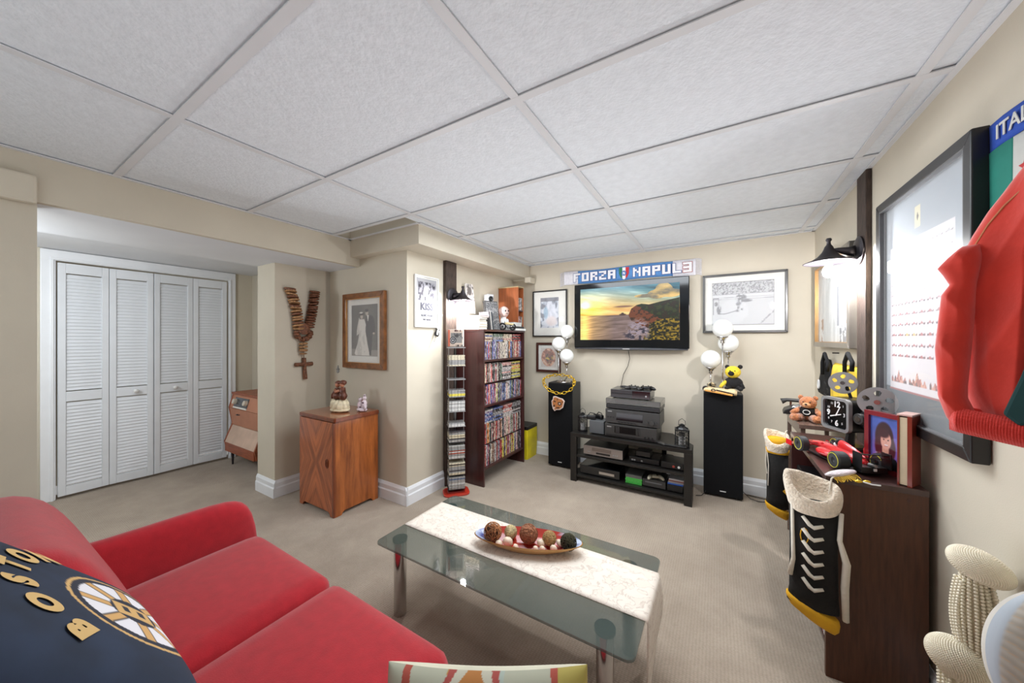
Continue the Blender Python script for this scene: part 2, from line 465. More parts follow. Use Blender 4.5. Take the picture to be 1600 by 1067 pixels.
# back: one swept profile per back cushion, rounded at its ends
def back_piece(x0, x1, name, ends=(1, 1), low=0):
    prof = [(.03, .30), (.045, .43), (.015, .52), (-.02, .60), (-.06, .70), (-.095, .78), (-.135, .845), (-.19, .885), (-.26, .885), (-.33, .845), (-.375, .74), (-.385, .5), (-.385, .30)]
    prof = [(y-low*.9*max(0, min(1, (z-.43)/.2)), z-low*max(0, (z-.3)/.58)) for y, z in prof]
    cx = -.16; cz = .55
    n = 15; vs = []
    for i in range(n):
        t = i/(n-1); x = x0+(x1-x0)*t
        e0 = min(1, t*(x1-x0)/.07) if ends[0] else 1; e1 = min(1, (1-t)*(x1-x0)/.07) if ends[1] else 1
        k = 1-.16*(1-math.sqrt(1-(1-min(e0, e1))**2))
        if i in (0, n-1): pass
        for (y, z) in prof: vs.append((x, cx+(y-cx)*k, cz+(z-cz)*k if z > cz else z))
    m = len(prof)
    fs = [(i*m+k, i*m+(k+1) % m, (i+1)*m+(k+1) % m, (i+1)*m+k) for i in range(n-1) for k in range(m)]
    fs += [tuple(reversed(range(m))), tuple(range((n-1)*m, n*m))]
    fs = [tuple(reversed(f)) for f in fs]
    b = B(); b.add(vs, fs)
    return b.build(name, m_red, SF, smooth=True, sub=1)
xsq = [-1.87+.98, -1.255+.98, -.655+.98, -.06+.98]
for i in range(3): back_piece(xsq[i]-(.07 if i == 0 else 0)+.003, xsq[i+1]+(.07 if i == 2 else 0)-.003, 'back_cushion', low=(0, .07, .07)[i])
for i in range(3):
    B().rbox(((xsq[i]+xsq[i+1])/2, .20, .36), (xsq[i+1]-xsq[i]-.004, .55, .19), .055, puff=.015, n=9).build('seat_cushion', m_red, SF, smooth=True)
for s_, x in ((-1, xsq[0]-.052), (1, xsq[3]+.052)):
    b = B()
    pr = [(-.30, .06), (.475, .06), (.485, .30), (.47, .50), (.44, .58), (.40, .61), (.33, .625), (.1, .625), (-.10, .63), (-.30, .66)]
    m = len(pr); vs = []; n = 9
    for i in range(n):
        t = -1+2*i/(n-1); k = math.sqrt(max(0, 1-t*t))
        sc = .90+.10*k
        for (y, z) in pr: vs.append((x+.05*t, .1+(y-.1)*(.96+.04*k), .06+(z-.06)*sc))
    fs = [(i*m+k, i*m+(k+1) % m, (i+1)*m+(k+1) % m, (i+1)*m+k) for i in range(n-1) for k in range(m)]+[tuple(reversed(range(m))), tuple(range((n-1)*m, n*m))]
    fs = [tuple(reversed(f)) for f in fs]
    b.add(vs, fs).build('arm', m_red, SF, smooth=True, sub=1)
B().rbox((0, .06, .17), (1.82, .74, .24), .04, n=5).build('base', m_red, SF, smooth=True)
for x in (-.82, .82):
    for y in (-.24, .36): B().lathe([(.018, 0), (.025, .07)], (x, y, 0)).build('leg', m_black, SF)

# pillows
def pillow_geo(w, h, t, n=29):
    b = B()
    def f(sg):
        def g(a, c):
            x = 2*a-1; y = 2*c-1
            x = math.sin(x*PI/2); y = math.sin(y*PI/2)
            k = (1-x**4)*(1-y**4)
            z = sg*t/2*math.sqrt(max(0, k))**.9
            pin = 1-.06*(1-y*y)*abs(x)**3; pin2 = 1-.06*(1-x*x)*abs(y)**3
            return (x*w/2*pin, z, y*h/2*pin2)
        return g
    return f
def pillow(parent, w, h, t, paint, mat, name='cover', back=None):
    f = pillow_geo(w, h, t)
    n = 260
    pf = f(-1); pb = f(1)
    def paint2(U, V):
        X = (np.sin((2*U-1)*PI/2)+1)/2; Y = (np.sin((2*V-1)*PI/2)+1)/2
        return paint(X, Y)
    o = picture(name, parent, 1, 1, n, n, paint2, mat, fn=pf)
    o.data.polygons.foreach_set('use_smooth', [True]*len(o.data.polygons))
    b = B(); b.grid(lambda a, c: pb(1-a, c), 40, 40)
    b.build('back_cover', back, parent, smooth=True)
m_cloth = attr_mat('printed_cloth', .92)
m_navy = M('navy_cloth', (30, 42, 60), .95, var=.15, vscale=9, bump=.2, bscale=60, sheen=.2, spec=.1)
def bas(px, py, d, right, up):
    "matrix with origin at camera depth d along a pixel ray, x = right, z = up (world vectors)"
    o = Vector((0, 0, HC))+ray(px, py)*(d/FPX)
    r = Vector(right).normalized(); u = Vector(up); u = (u-r*u.dot(r)).normalized(); y = u.cross(r)
    m = Matrix.Identity(4)
    for i in range(3): m[i][0] = r[i]; m[i][1] = y[i]; m[i][2] = u[i]; m[i][3] = o[i]
    return m
def nv_paint(U, V):
    n = fbm(U*9, V*9, 3)
    img = flat(U, (30, 41, 60))*(.8+.45*n[..., None])
    cx, cy = .50, .28
    d = np.sqrt((U-cx)**2+(V-cy)**2)
    def ring(r0, r1, c):
        nonlocal img; img = mixc(img, ((d > r0) & (d < r1)).astype(float), c)
    ring(0, .26, (205, 165, 105)); ring(0, .245, (38, 42, 56)); ring(0, .215, (225, 222, 226))
    a = np.arctan2(V-cy, U-cx)
    for k in range(8):
        da = np.abs((a-k*PI/4+PI) % (2*PI)-PI)
        img = mixc(img, ((da*d < .018) & (d < .215)).astype(float), (205, 160, 100))
        img = mixc(img, ((da*d > .018) & (da*d < .024) & (d < .215)).astype(float), (50, 48, 56))
    img = mixc(img, (d < .10).astype(float), (38, 42, 56))
    bb = ((np.abs(U-cx) < .055) & (np.abs(V-cy) < .08)).astype(float)
    img = mixc(img, bb, (205, 165, 105))
    for q in (-.035, .035): img = mixc(img, ((np.abs(U-cx-.005) < .025) & (np.abs(V-cy-q) < .014)).astype(float), (38, 42, 56))
    return img
NP = thing('throw_pillow', 'navy throw pillow with city lettering and spoked round emblem on the sofa', 'pillow')
def basis(o, right, up):
    r = Vector(right).normalized(); u = Vector(up); u = (u-r*u.dot(r)).normalized(); y = u.cross(r)
    m = Matrix.Identity(4)
    for i in range(3): m[i][0] = r[i]; m[i][1] = y[i]; m[i][2] = u[i]; m[i][3] = o[i]
    return m
NP.matrix_world = basis((-.915, .065, .895), (-1, 0, 0), (0, -.64, .77))
pillow(NP, .50, .46, .13, nv_paint, m_cloth, back=m_navy)
m_let = M('tan_print', (208, 172, 112), .9, var=.04)
def drape(o, w, h, t, off):
    bm = bmesh.new(); bm.from_mesh(o.data); bmesh.ops.triangulate(bm, faces=bm.faces)
    for _ in range(2):
        bmesh.ops.subdivide_edges(bm, edges=[e for e in bm.edges if e.calc_length() > .008], cuts=1)
        bmesh.ops.triangulate(bm, faces=[f for f in bm.faces if len(f.verts) > 3])
    m = o.matrix_basis.copy()
    for v in bm.verts:
        p = m @ v.co; X = min(.999, abs(p.x/(w/2))); Z = min(.999, abs(p.z/(h/2)))
        v.co = (p.x, -t/2*((1-X**4)*(1-Z**4))**.45-off, p.z)
    bm.to_mesh(o.data); bm.free(); o.matrix_basis = Matrix.Identity(4)
for i, ch in enumerate('BOSTON'):
    a = math.radians(54-i*20.5); rr = .180
    o = text(ch, .058, m_let, NP, -rr*math.sin(a), 0, -.105+rr*math.cos(a)+.02, off=.004, ext=0)
    o.rotation_euler = Euler((PI/2, -a, 0), 'XYZ'); drape(o, .50, .46, .13, .0022)

def pt_paint(U, V):
    img = flat(U, (206, 205, 180))
    n = fbm(U*5, V*5, 9)*.1
    t = (U*1.4+V*.3+n) % 1
    for a, b_, c in ((0, .12, (226, 215, 170)), (.12, .22, (198, 210, 196)), (.5, .56, (196, 84, 66)), (.8, .86, (212, 160, 80))):
        img = mixc(img, ((t > a) & (t < b_)).astype(float), c)
    for cx, cy, r in ((.45, .8, .2), (.8, .75, .15), (.2, .4, .2), (.65, .35, .2)):
        d = np.sqrt(((U-cx)/.8)**2+((V-cy)/1.3)**2)
        for r0, r1, c in ((.0, r, (198, 202, 168)), (r*.55, r*.8, (206, 132, 62)), (r*.8, r*.95, (226, 220, 196)), (r*.95, r*1.1, (190, 80, 70))):
            img = mixc(img, ((d > r0) & (d < r1)).astype(float), c)
    img = mixc(img, ((U > .86) & (V > .8)).astype(float), (206, 186, 92))
    return img*.78+.02
PP = thing('throw_pillow', 'cream throw pillow with orange and yellow loops at the bottom edge', 'pillow', (-.315, .45, .605), rot=(-.3, -.10, .42))
pillow(PP, .36, .38, .12, pt_paint, m_cloth, back=M('cream_cloth', (210, 205, 182), .9))

# ------------------------------------------------------------------ coffee table
TZ = .385
CT = thing('coffee_table', 'low coffee table with smoked glass top on four chrome legs', 'coffee table', (-.815, 1.355, 0))
m_smoke, nt, p = new_mat('smoked_glass')
p.inputs['Base Color'].default_value = (*lin((84, 97, 92)), 1); p.inputs['Roughness'].default_value = .02
p.inputs['Alpha'].default_value = .52; p.inputs['Specular IOR Level'].default_value = .8; p.inputs['IOR'].default_value = 1.6
p.inputs['Base Color'].default_value = (*lin((66, 80, 74)), 1)
def rrect(hx, hy, r, n=6):
    P = []
    for cx, cy, a0 in ((hx-r, hy-r, 0), (-hx+r, hy-r, PI/2), (-hx+r, -hy+r, PI), (hx-r, -hy+r, 1.5*PI)):
        for i in range(n+1): a = a0+PI/2*i/n; P.append((cx+r*math.cos(a), cy+r*math.sin(a)))
    return P
B().zprism(rrect(.60, .288, .03), TZ-.010, TZ).build('glass_top', m_smoke, CT, bevel=.0015)
for x in (-.535, .485):
    for y in (-.19, .185):
        l = B().cyl((0, 0, 0), (0, 0, TZ-.022), .030, n=24).build('leg', m_chrome, CT, loc=(x, y, 0), smooth=False, bevel=.002)
        B().cyl((0, 0, TZ-.022), (0, 0, TZ-.0105), .036, n=24).build('cap', M('leg_cap', (70, 78, 74), .15, .8), l)
        l.data.polygons.foreach_set('use_smooth', [len(q.vertices) == 4 for q in l.data.polygons])
B().bb(-.535, .485, -.012, .012, .31, .33).build('cross_rail', m_chrome, CT)
def runner_mat():
    m, nt, p = new_mat('marbled_runner'); N = nt.nodes; L = nt.links
    tc = N.new('ShaderNodeTexCoord'); n = N.new('ShaderNodeTexNoise'); n.inputs['Scale'].default_value = 20; n.inputs['Detail'].default_value = 8; n.inputs['Distortion'].default_value = 1.2
    L.new(tc.outputs['Object'], n.inputs['Vector'])
    cr = N.new('ShaderNodeValToRGB'); e = cr.color_ramp.elements
    e[0].position = .40; e[0].color = (*lin((222, 210, 196)), 1); e[1].position = .60; e[1].color = (*lin((226, 216, 203)), 1)
    k = e.new(.49); k.color = (*lin((196, 180, 166)), 1); k = e.new(.46); k.color = (*lin((223, 212, 199)), 1); k = e.new(.52); k.color = (*lin((224, 213, 200)), 1)
    L.new(n.outputs[0], cr.inputs[0]); L.new(cr.outputs[0], p.inputs['Base Color']); p.inputs['Roughness'].default_value = .6
    return m
RN = thing('table_runner', 'pale marbled runner laid along the glass table and hanging off one end', 'table runner', (-.815, 1.388, TZ))
b = B(); hy = .142
def rf(a, c):
    L_ = .60; s = a*(1.2+.30); x = -L_+.004+s
    if s <= 1.195: return (x, -hy+2*hy*c, .0015)
    d = s-1.195
    return (L_+.002+min(d, .006)+.014*math.sin(d*14)*c, (-hy+2*hy*c), .0015-max(0, d-.004))
b.grid(rf, 90, 12)
o = b.build('cloth', runner_mat(), RN, smooth=True); md = o.modifiers.new('s', 'SOLIDIFY'); md.thickness = .0015; md.offset = 1
# bowl
BZ = TZ+.0035
bl = Vector((-.76, 1.40, BZ)); br_ = .34
BW = thing('oval_bowl', 'long oval ceramic bowl with blue painted ends on the table runner', 'bowl', tuple(bl), rz=.36)
bp_ = attr_mat('painted_ceramic', .15, coat=.4)
def bowl_prof(t):  # 0 outer bottom .. 1 inner bottom
    pts = [(0, 0), (.55, 0), (.62, .004), (.88, .03), (1, .045), (.98, .048), (.86, .036), (.6, .012), (0, .010)]
    return pts
vs = []; fs = []; n = 40; pr = bowl_prof(0)
for r, z in pr:
    for k in range(n): a = 2*PI*k/n; vs.append((r*.255*math.cos(a), r*.088*math.sin(a), z))
for i in range(len(pr)-1):
    for k in range(n): fs.append((i*n+k, i*n+(k+1) % n, (i+1)*n+(k+1) % n, (i+1)*n+k))
B().add(vs[:], fs[:5*n]).build('body', M('honey_glaze', (186, 140, 78), .25, coat=.4), BW, smooth=True)
inn = B().add(vs, fs[5*n:])
o = inn.build('painted_inside', bp_, BW, smooth=True)
ca = o.data.color_attributes.new('Col', 'FLOAT_COLOR', 'POINT')
cc = []
for v in o.data.vertices:
    x = v.co.x
    if abs(x) > .16: c = (60, 70, 140) if (int(abs(v.co.y)*160+v.co.x*60) % 2) else (190, 200, 220)
    else: c = (176, 50, 36)
    cc += [*lin(c), 1]
ca.data.foreach_set('color', cc)
mats_ball = [('woven_ball', 'brown wicker ball at the left end of the oval bowl', (168, 112, 70), (-.165, .0), .042, 1),
 ('twine_ball', 'rust brown twine ball in the middle of the oval bowl', (158, 104, 74), (.005, .012), .043, 0),
 ('straw_ball', 'pale tan straw ball between the rust ball and the dark ball', (186, 150, 98), (.102, .012), .032, 0),
 ('moss_ball', 'dark green-brown moss ball at the right end of the oval bowl', (62, 58, 34), (.19, -.008), .036, 1),
 ('twine_ball', 'cream yellow twine ball behind the white shells near the wicker ball', (214, 196, 150), (-.085, .035), .030, 0)]
for nm, lb, c, (x, y), r, strands in mats_ball:
    P = Vector((bl.x, bl.y, 0))+Matrix.Rotation(.36, 3, 'Z') @ Vector((x, y, 0))
    T = thing(nm, lb, 'decor ball', (P.x, P.y, BZ+.015+r), group=None)
    mt = M(nm, c, .85, var=.2, vscale=120, bump=.9, bscale=160)
    if not strands: B().ball((0, 0, 0), r*.96, 24, 16).build('core', mt, T, smooth=True)
    else: B().ball((0, 0, 0), r*.80, 14, 10).build('core', M(nm+'_core', tuple(int(q*.5) for q in c), .9), T, smooth=True)
    b = B()
    for k in range(26 if strands else 20):
        q = Euler((random.random()*6, random.random()*6, 0)).to_matrix(); off = random.uniform(-.4, .4)*r; r2 = math.sqrt(r*r-off*off)
        b.tube([q @ Vector((r2*math.cos(t*2*PI/20), r2*math.sin(t*2*PI/20), off)) for t in range(20)], .0016 if strands else .001, 4, closed=True)
    b.build('strands', mt, T)
m_shell = M('shell', (226, 208, 184), .4, var=.1, vscale=40, bump=.2)
for x, y, r, lb in ((-.085, -.035, .028, 'round cream seashell at the front left of the oval bowl'), (-.045, -.052, .015, 'small white pebble shell against the front rim of the bowl'), (-.125, -.04, .017, 'tan seashell beside the wicker ball at the bowl rim'), (.065, -.01, .022, 'white fan seashell right of the rust twine ball'), (.075, -.045, .016, 'long pale razor shell along the front rim of the bowl'), (.125, -.04, .020, 'white seashell in front of the straw ball'), (.15, .01, .018, 'cream seashell just left of the dark moss ball'), (.045, -.045, .014, 'white stick-like shell at the middle of the front rim')):
    P = Vector((bl.x, bl.y, 0))+Matrix.Rotation(.36, 3, 'Z') @ Vector((x, y, 0))
    b = B(); n = 18; vs = [(0, -r*.9, 0)]
    b.ball((0, 0, 0), (r, r*.85, r*.7), 18, 10, jit=.05)
    o = b.build('seashell', m_shell, None, smooth=True, loc=(P.x, P.y, BZ+.012+r*.72+.006), rot=(random.random(), random.random(), random.random()*3))
    tag(o, lb, 'seashell')

# ------------------------------------------------------------------ wooden cabinet at the niche
def veneer(name, fan):
    m, nt, p = new_mat(name); N = nt.nodes; L = nt.links
    tc = N.new('ShaderNodeTexCoord'); sp = N.new('ShaderNodeSeparateXYZ'); L.new(tc.outputs['Object'], sp.inputs[0])
    def mth(op, a, b=None):
        k = N.new('ShaderNodeMath'); k.operation = op
        for i, q in enumerate((a, b)):
            if q is None: continue
            if isinstance(q, (int, float)): k.inputs[i].default_value = q
            else: L.new(q, k.inputs[i])
        return k.outputs[0]
    if fan:
        ax = mth('ABSOLUTE', sp.outputs[0]); az = mth('ABSOLUTE', sp.outputs[2])
        d = mth('SUBTRACT', mth('MULTIPLY', ax, 1.15), mth('MULTIPLY', az, .62))   # grain across the rays
        e = mth('ADD', ax, az)
    else:
        d = mth('ADD', sp.outputs[0], sp.outputs[1]); e = sp.outputs[2]
    cb = N.new('ShaderNodeCombineXYZ'); L.new(mth('MULTIPLY', d, 26 if fan else 14), cb.inputs[0]); L.new(mth('MULTIPLY', e, 1.5), cb.inputs[1])
    nz = N.new('ShaderNodeTexNoise'); nz.inputs['Scale'].default_value = 1; nz.inputs['Detail'].default_value = 6; nz.inputs['Roughness'].default_value = .65; nz.inputs['Distortion'].default_value = .35
    L.new(cb.outputs[0], nz.inputs['Vector'])
    cr = N.new('ShaderNodeValToRGB'); q = cr.color_ramp.elements
    q[0].position = .34; q[1].position = .66
    q[0].color = (*lin((112, 50, 24) if fan else (112, 54, 22)), 1); q[1].color = (*lin((206, 116, 66) if fan else (196, 112, 52)), 1)
    L.new(nz.outputs[0], cr.inputs[0]); L.new(cr.outputs[0], p.inputs['Base Color'])
    p.inputs['Roughness'].default_value = .3; p.inputs['Coat Weight'].default_value = .5; p.inputs['Coat Roughness'].default_value = .12
    return m
m_fan = veneer('fan_veneer', True); m_ven = veneer('walnut_veneer', False); m_cherry = M('cherry_edge', (120, 58, 30), .3, var=.15, vscale=20, stretch=(1, 1, .2), coat=.4)
CB = thing('wooden_cabinet', 'glossy reddish wooden cabinet with fan veneered door in the wall niche', 'cabinet', (-2.735, 1.72, 0))
W2, D2, H2 = .245, .19, .755
b = B()
sh = [(-D2, 0), (-D2+.05, 0), (-D2+.06, .018), (-D2+.075, .028), (D2-.075, .028), (D2-.06, .018), (D2-.05, 0), (D2, 0), (D2, H2-.03), (-D2, H2-.03)]
for nm, x0, x1 in (('side_panel', -W2, -W2+.018), ('side_panel', W2-.018, W2)):
    b = B(); b.prism([(y, z) for y, z in sh], x0, x1, Matrix(((0,1,0,0),(1,0,0,0),(0,0,1,0),(0,0,0,1))))
    b.f = [tuple(reversed(f)) for f in b.f]
    b.build(nm, m_ven, CB)
B().bb(-W2+.018, W2-.018, -D2+.02, D2, .03, .045).bb(-W2+.018, W2-.018, D2-.008, D2, .045, H2-.03).build('carcass', m_ven, CB)
shx = [(-W2+.004, 0), (-W2+.05, 0), (-W2+.06, .02), (-W2+.08, .032), (W2-.08, .032), (W2-.06, .02), (W2-.05, 0), (W2-.022, 0), (W2-.022, H2-.035), (-W2+.004, H2-.035)]
dz = .39
B().prism([(x, z-dz) for x, z in shx], -.009, .009).build('door', m_fan, CB, loc=(0, -D2-.002, dz), bevel=.002)
B().bb(W2-.021, W2, -D2-.014, -D2+.0, 0, H2-.035).build('edge_strip', m_cherry, CB, bevel=.003)
hd = B(); hd.tube([(.018*math.cos(t*2*PI/18)*1.0, 0, .034*math.sin(t*2*PI/18)) for t in range(18)], .0035, 6, closed=True)
for q in (-.008, .0, .008): hd.tube([(q, 0, -.026+abs(q)), (q, -.002, .022-abs(q))], .0026, 6)
hd.build('carved_handle', m_cherry, CB, loc=(.155, -D2-.0135, .40))
b = B(); rr = rrect(W2+.012, D2+.012, .022)
b.zprism(rr, H2-.03, H2).build('top', m_cherry, CB, bevel=.004)
B().zprism(rrect(W2+.004, D2+.004, .02), H2, H2+.002).build('top_veneer', M('top_veneer', (150, 88, 56), .18, var=.12, vscale=12, stretch=(1, 8, 1), coat=.6), CB)
CZ = H2+.002

# figurine: brown pair on a cream rock
FG = thing('figurine', 'brown figurine group standing on a cream rocky base on the wooden cabinet', 'figurine', (-2.70, 1.70, CZ)); FG.scale = (1.5,)*3
m_cream = M('cream_resin', (222, 208, 176), .5, var=.1, vscale=50, bump=.3, bscale=60)
m_br = M('brown_resin', (104, 58, 42), .4, var=.3, vscale=40, bump=.3); m_br2 = M('tan_resin', (178, 120, 92), .45, var=.15, vscale=40)
b = B(); b.ball((0, 0, .012), (.065, .045, .014), 18, 8, jit=.06)
for i in range(9):
    a = i*.7; b.ball((.035*math.cos(a), .024*math.sin(a), .035), (.022, .02, .035), 8, 8, jit=.12, rot=(.3*math.sin(a), -.3*math.cos(a), a))
b.build('base', m_cream, FG, smooth=True)
b = B(); b.ball((-.022, 0, .085), (.032, .026, .022), 12, 8, jit=.05).ball((.028, 0, .088), (.024, .022, .024), 12, 8, jit=.05)
b.tube([(-.02, 0, .08), (-.022, 0, .13)], [.022, .016], 8).tube([(.026, 0, .08), (.022, 0, .135)], [.02, .015], 8)
b.tube([(-.035, 0, .12), (-.055, -.01, .09), (-.06, -.01, .07)], [.009, .008, .006], 6).tube([(.035, 0, .12), (.052, -.01, .09), (.055, -.01, .075)], [.009, .008, .006], 6)
b.build('robes', m_br, FG, smooth=True)
B().ball((-.022, 0, .148), (.014, .014, .017), 12, 8).ball((.02, 0, .152), (.014, .014, .017), 12, 8).tube([(-.02, -.018, .12), (0, -.024, .112), (.02, -.018, .12)], .007, 6).build('faces_and_hands', m_br2, FG, smooth=True)
B().ball((-.024, .004, .156), (.018, .017, .014), 10, 8, jit=.08).ball((.022, .004, .161), (.02, .018, .015), 10, 8, jit=.08).build('hair', m_br, FG, smooth=True)
# spotted figurine
FS = thing('figurine', 'small white and plum spotted figurine by the right edge of the wooden cabinet', 'figurine', (-2.55, 1.80, CZ)); FS.scale = (1.3,)*3
m, nt, p = new_mat('spotted_porcelain'); N = nt.nodes
vo = N.new('ShaderNodeTexVoronoi'); vo.inputs['Scale'].default_value = 55; tc = N.new('ShaderNodeTexCoord'); nt.links.new(tc.outputs['Object'], vo.inputs['Vector'])
cr = N.new('ShaderNodeValToRGB'); cr.color_ramp.elements[0].position = .26; cr.color_ramp.elements[0].color = (*lin((86, 54, 70)), 1); cr.color_ramp.elements[1].position = .33; cr.color_ramp.elements[1].color = (*lin((216, 200, 206)), 1)
nt.links.new(vo.outputs['Distance'], cr.inputs[0]); nt.links.new(cr.outputs[0], p.inputs['Base Color']); p.inputs['Roughness'].default_value = .2
B().ball((0, 0, .012), (.042, .03, .013), 16, 6).build('base', m, FS, smooth=True)
b = B(); b.ball((-.018, 0, .04), (.02, .02, .028), 12, 8).ball((-.018, 0, .073), (.014, .014, .015), 12, 8).ball((.016, .005, .045), (.018, .018, .034), 12, 8).ball((.018, .005, .086), (.013, .013, .014), 12, 8)
b.ball((.024, .005, .102), (.004, .003, .012), 6, 6).ball((.012, .005, .1), (.004, .003, .01), 6, 6).tube([(.02, 0, .05), (.042, -.005, .03), (.036, -.008, .02)], .008, 6)
b.build('body', m, FS, smooth=True)
# small wall ornament
T = thing('wall_ornament', 'tiny grey metal ornament on the wall left of the wedding photo', 'ornament', (at(528, 577, 'y', YW-.004)))
B().prism([(-.02, -.03), (.0, -.035), (.02, -.02), (.012, -.005), (.026, .006), (.006, .012), (.002, .04), (-.01, .012), (-.024, .0), (-.014, -.01)], -.004, .003).build('plaque', m_steel, T, bevel=.001)
B().cyl((0, -.006, 0), (0, -.003, 0), .006).build('boss', m_chrome, T)

# ------------------------------------------------------------------ rosary of wooden beads (wall x = -3.26)
RX = -3.26
RO = thing('wooden_rosary', 'large carved wooden bead rosary with a cross hanging on the niche wall', 'rosary', at(473, 525, 'x', RX))
r0 = RO.location.copy()
m_w1 = M('walnut_bead', (116, 72, 48), .6, var=.3, vscale=60, bump=.4); m_w2 = M('olive_bead', (158, 116, 76), .6, var=.3, vscale=60, bump=.4)
def rpt(u, v, o=.03):
    q = at(u, v, 'x', RX+o); return q-r0
cache = {}
def bead(u, v, ang, r=.052, h=.020, m=m_w1, nm='bead', o=.032, n=10):
    key = (r, h, m.name)
    if key not in cache:
        c = B(); prof = [(r*.72, -h/2), (r, -h*.28), (r*1.0, h*.25), (r*.75, h/2)]
        c.lathe(prof, n=n); cache[key] = c.build(nm, m, RO, loc=(0, 0, 0)); s_ = cache[key]
    else: s_ = cache[key].copy(); COL.objects.link(s_)
    s_.location = rpt(u, v, o); s_.rotation_euler = (ang, random.uniform(-.1, .1), random.random()*6)
for i in range(15):
    t = i/14; bead(453+13*t+3*math.sin(t*3), 451+62*t, .18, m=m_w2 if i % 3 else m_w1, r=.046)
for i in range(15):
    t = i/14; bead(492-9*t+1*math.sin(t*3), 456+54*t, -.14, m=m_w1, r=.044)
for i in range(9):
    a = -.3+i*(PI+.6)/8; bead(474-11*math.cos(a), 521+9*math.sin(a), a, m=m_w1, r=.026, h=.024)
B().lathe([(.012, -.012), (.05, -.008), (.052, .006), (.03, .012), (0, .014)], n=20, mtx=Matrix.Rotation(PI/2, 4, 'Y')).build('medallion', m_w1, RO, loc=rpt(475, 514, .05))
for i, v in enumerate((537, 542, 547, 552.5)): bead(474, v, 0, m=m_w2, r=.036 if i < 3 else .03, h=.022 if i < 3 else .012)
B().tube([rpt(474, 530), rpt(475, 560)], .003, 6).build('cord', m_w1, RO)
p0, p1 = rpt(475, 559, .02), rpt(477, 592, .02)
b = B(); b.tube([p0, p0.lerp(p1, .5), p1], [.018, .016, .019], 8); h0, h1 = rpt(461, 570, .02), rpt(488, 568, .02); b.tube([h0, h0.lerp(h1, .5), h1], [.018, .015, .018], 8)
b.build('cross', m_w1, RO, smooth=False)

# ------------------------------------------------------------------ framed pictures
def framed(name, label, cat, c, w, h, rz, fw, fd, fmat, paint, nu, nv, mat_m=0., mat_mat=None, glass=True, inner=None, lip=None):
    T = thing(name, label, cat, c, rz)
    b = B(); hw, hh = w/2, h/2
    # mitred frame in x,z ; y from 0 (wall) to -fd
    for P in ([(-hw, -hh), (hw, -hh), (hw-fw, -hh+fw), (-hw+fw, -hh+fw)], [(hw, -hh), (hw, hh), (hw-fw, hh-fw), (hw-fw, -hh+fw)], [(hw, hh), (-hw, hh), (-hw+fw, hh-fw), (hw-fw, hh-fw)], [(-hw, hh), (-hw, -hh), (-hw+fw, -hh+fw), (-hw+fw, hh-fw)]):
        b.prism(P, -fd, -.001)
    b.build('frame', fmat, T, bevel=min(.004, fw*.25))
    if lip:
        b = B(); g = fw*.96; 
        for a in ((-hw+fw-.006, hw-fw+.006, -hh+fw-.006, -hh+fw+.003), (-hw+fw-.006, hw-fw+.006, hh-fw-.003, hh-fw+.006), (-hw+fw-.006, -hw+fw+.003, -hh+fw, hh-fw), (hw-fw-.003, hw-fw+.006, -hh+fw, hh-fw)):
            b.bb(a[0], a[1], -fd+.001, -fd*.5, a[2], a[3])
        b.build('inner_lip', lip, T)
    iw, ih = w-2*fw, h-2*fw
    B().bb(-iw/2-.002, iw/2+.002, -fd*.35, -.002, -ih/2-.002, ih/2+.002).build('mat_board', mat_mat or m_paper, T)
    mm = mat_m if isinstance(mat_m, tuple) else (mat_m,)*4   # l r b t
    pw, ph = iw-mm[0]-mm[1], ih-mm[2]-mm[3]
    picture('print', T, pw, ph, nu, nv, paint, m_pic, x=(mm[0]-mm[1])/2, y=-fd*.35-.0015, z=(mm[2]-mm[3])/2)
    if glass: B().bb(-iw/2, iw/2, -fd*.62-.001, -fd*.62, -ih/2, ih/2).build('glass', m_glassp, T)
    return T
m_goldf = M('gilt_wood', (126, 78, 40), .35, .1, var=.2, vscale=20, coat=.4)
m_gilt = M('gilt_lip', (190, 140, 84), .35, .5, var=.1)
def wed(U, V):
    img = flat(U, (128, 122, 112))*(.72+.35*fbm(U*3, V*3, 1)[..., None])*(1-.35*np.abs(U-.5)[..., None])
    img = mixc(img, (V < .14-.02*U).astype(float), (142, 136, 126))
    # groom
    img = mixc(img, inpoly(U, V, [(.56, .78), (.70, .80), (.84, .76), (.90, .62), (.90, .42), (.82, .44), (.80, .30), (.76, .02), (.64, .02), (.62, .35), (.54, .45)]), (42, 38, 36))
    img = mixc(img, inpoly(U, V, [(.60, .79), (.68, .79), (.64, .66)]), (226, 222, 214))
    img = mixc(img, ell(U, V, .60, .84, .055, .052), (190, 176, 160)); img = mixc(img, ell(U, V, .595, .885, .07, .03), (36, 32, 30))
    img = mixc(img, ell(U, V, .86, .44, .04, .02), (190, 176, 160))
    # bride
    img = mixc(img, inpoly(U, V, [(.30, .76), (.22, .55), (.20, .40), (.34, .45), (.40, .6)]), (204, 198, 188))
    img = mixc(img, inpoly(U, V, [(.32, .72), (.50, .72), (.56, .62), (.55, .48), (.60, .30), (.68, .10), (.70, .01), (.16, .01), (.12, .05), (.24, .25), (.32, .48), (.28, .60)]), (222, 216, 206))
    img = mixc(img, ell(U, V, .40, .775, .052, .05), (196, 180, 164)); img = mixc(img, ell(U, V, .40, .82, .085, .035)*(V > .79), (60, 50, 46)); img = mixc(img, ell(U, V, .38, .845, .07, .015), (226, 222, 214))
    f = fbm(U*14, V*6, 4); img = img*(1-.10*(f[..., None] > .55)*(inpoly(U, V, [(.16, .0), (.3, .5), (.55, .5), (.7, 0)])[..., None]))
    return img
c = (at(537, 461, 'y', YW)+at(601, 579, 'y', YW))/2
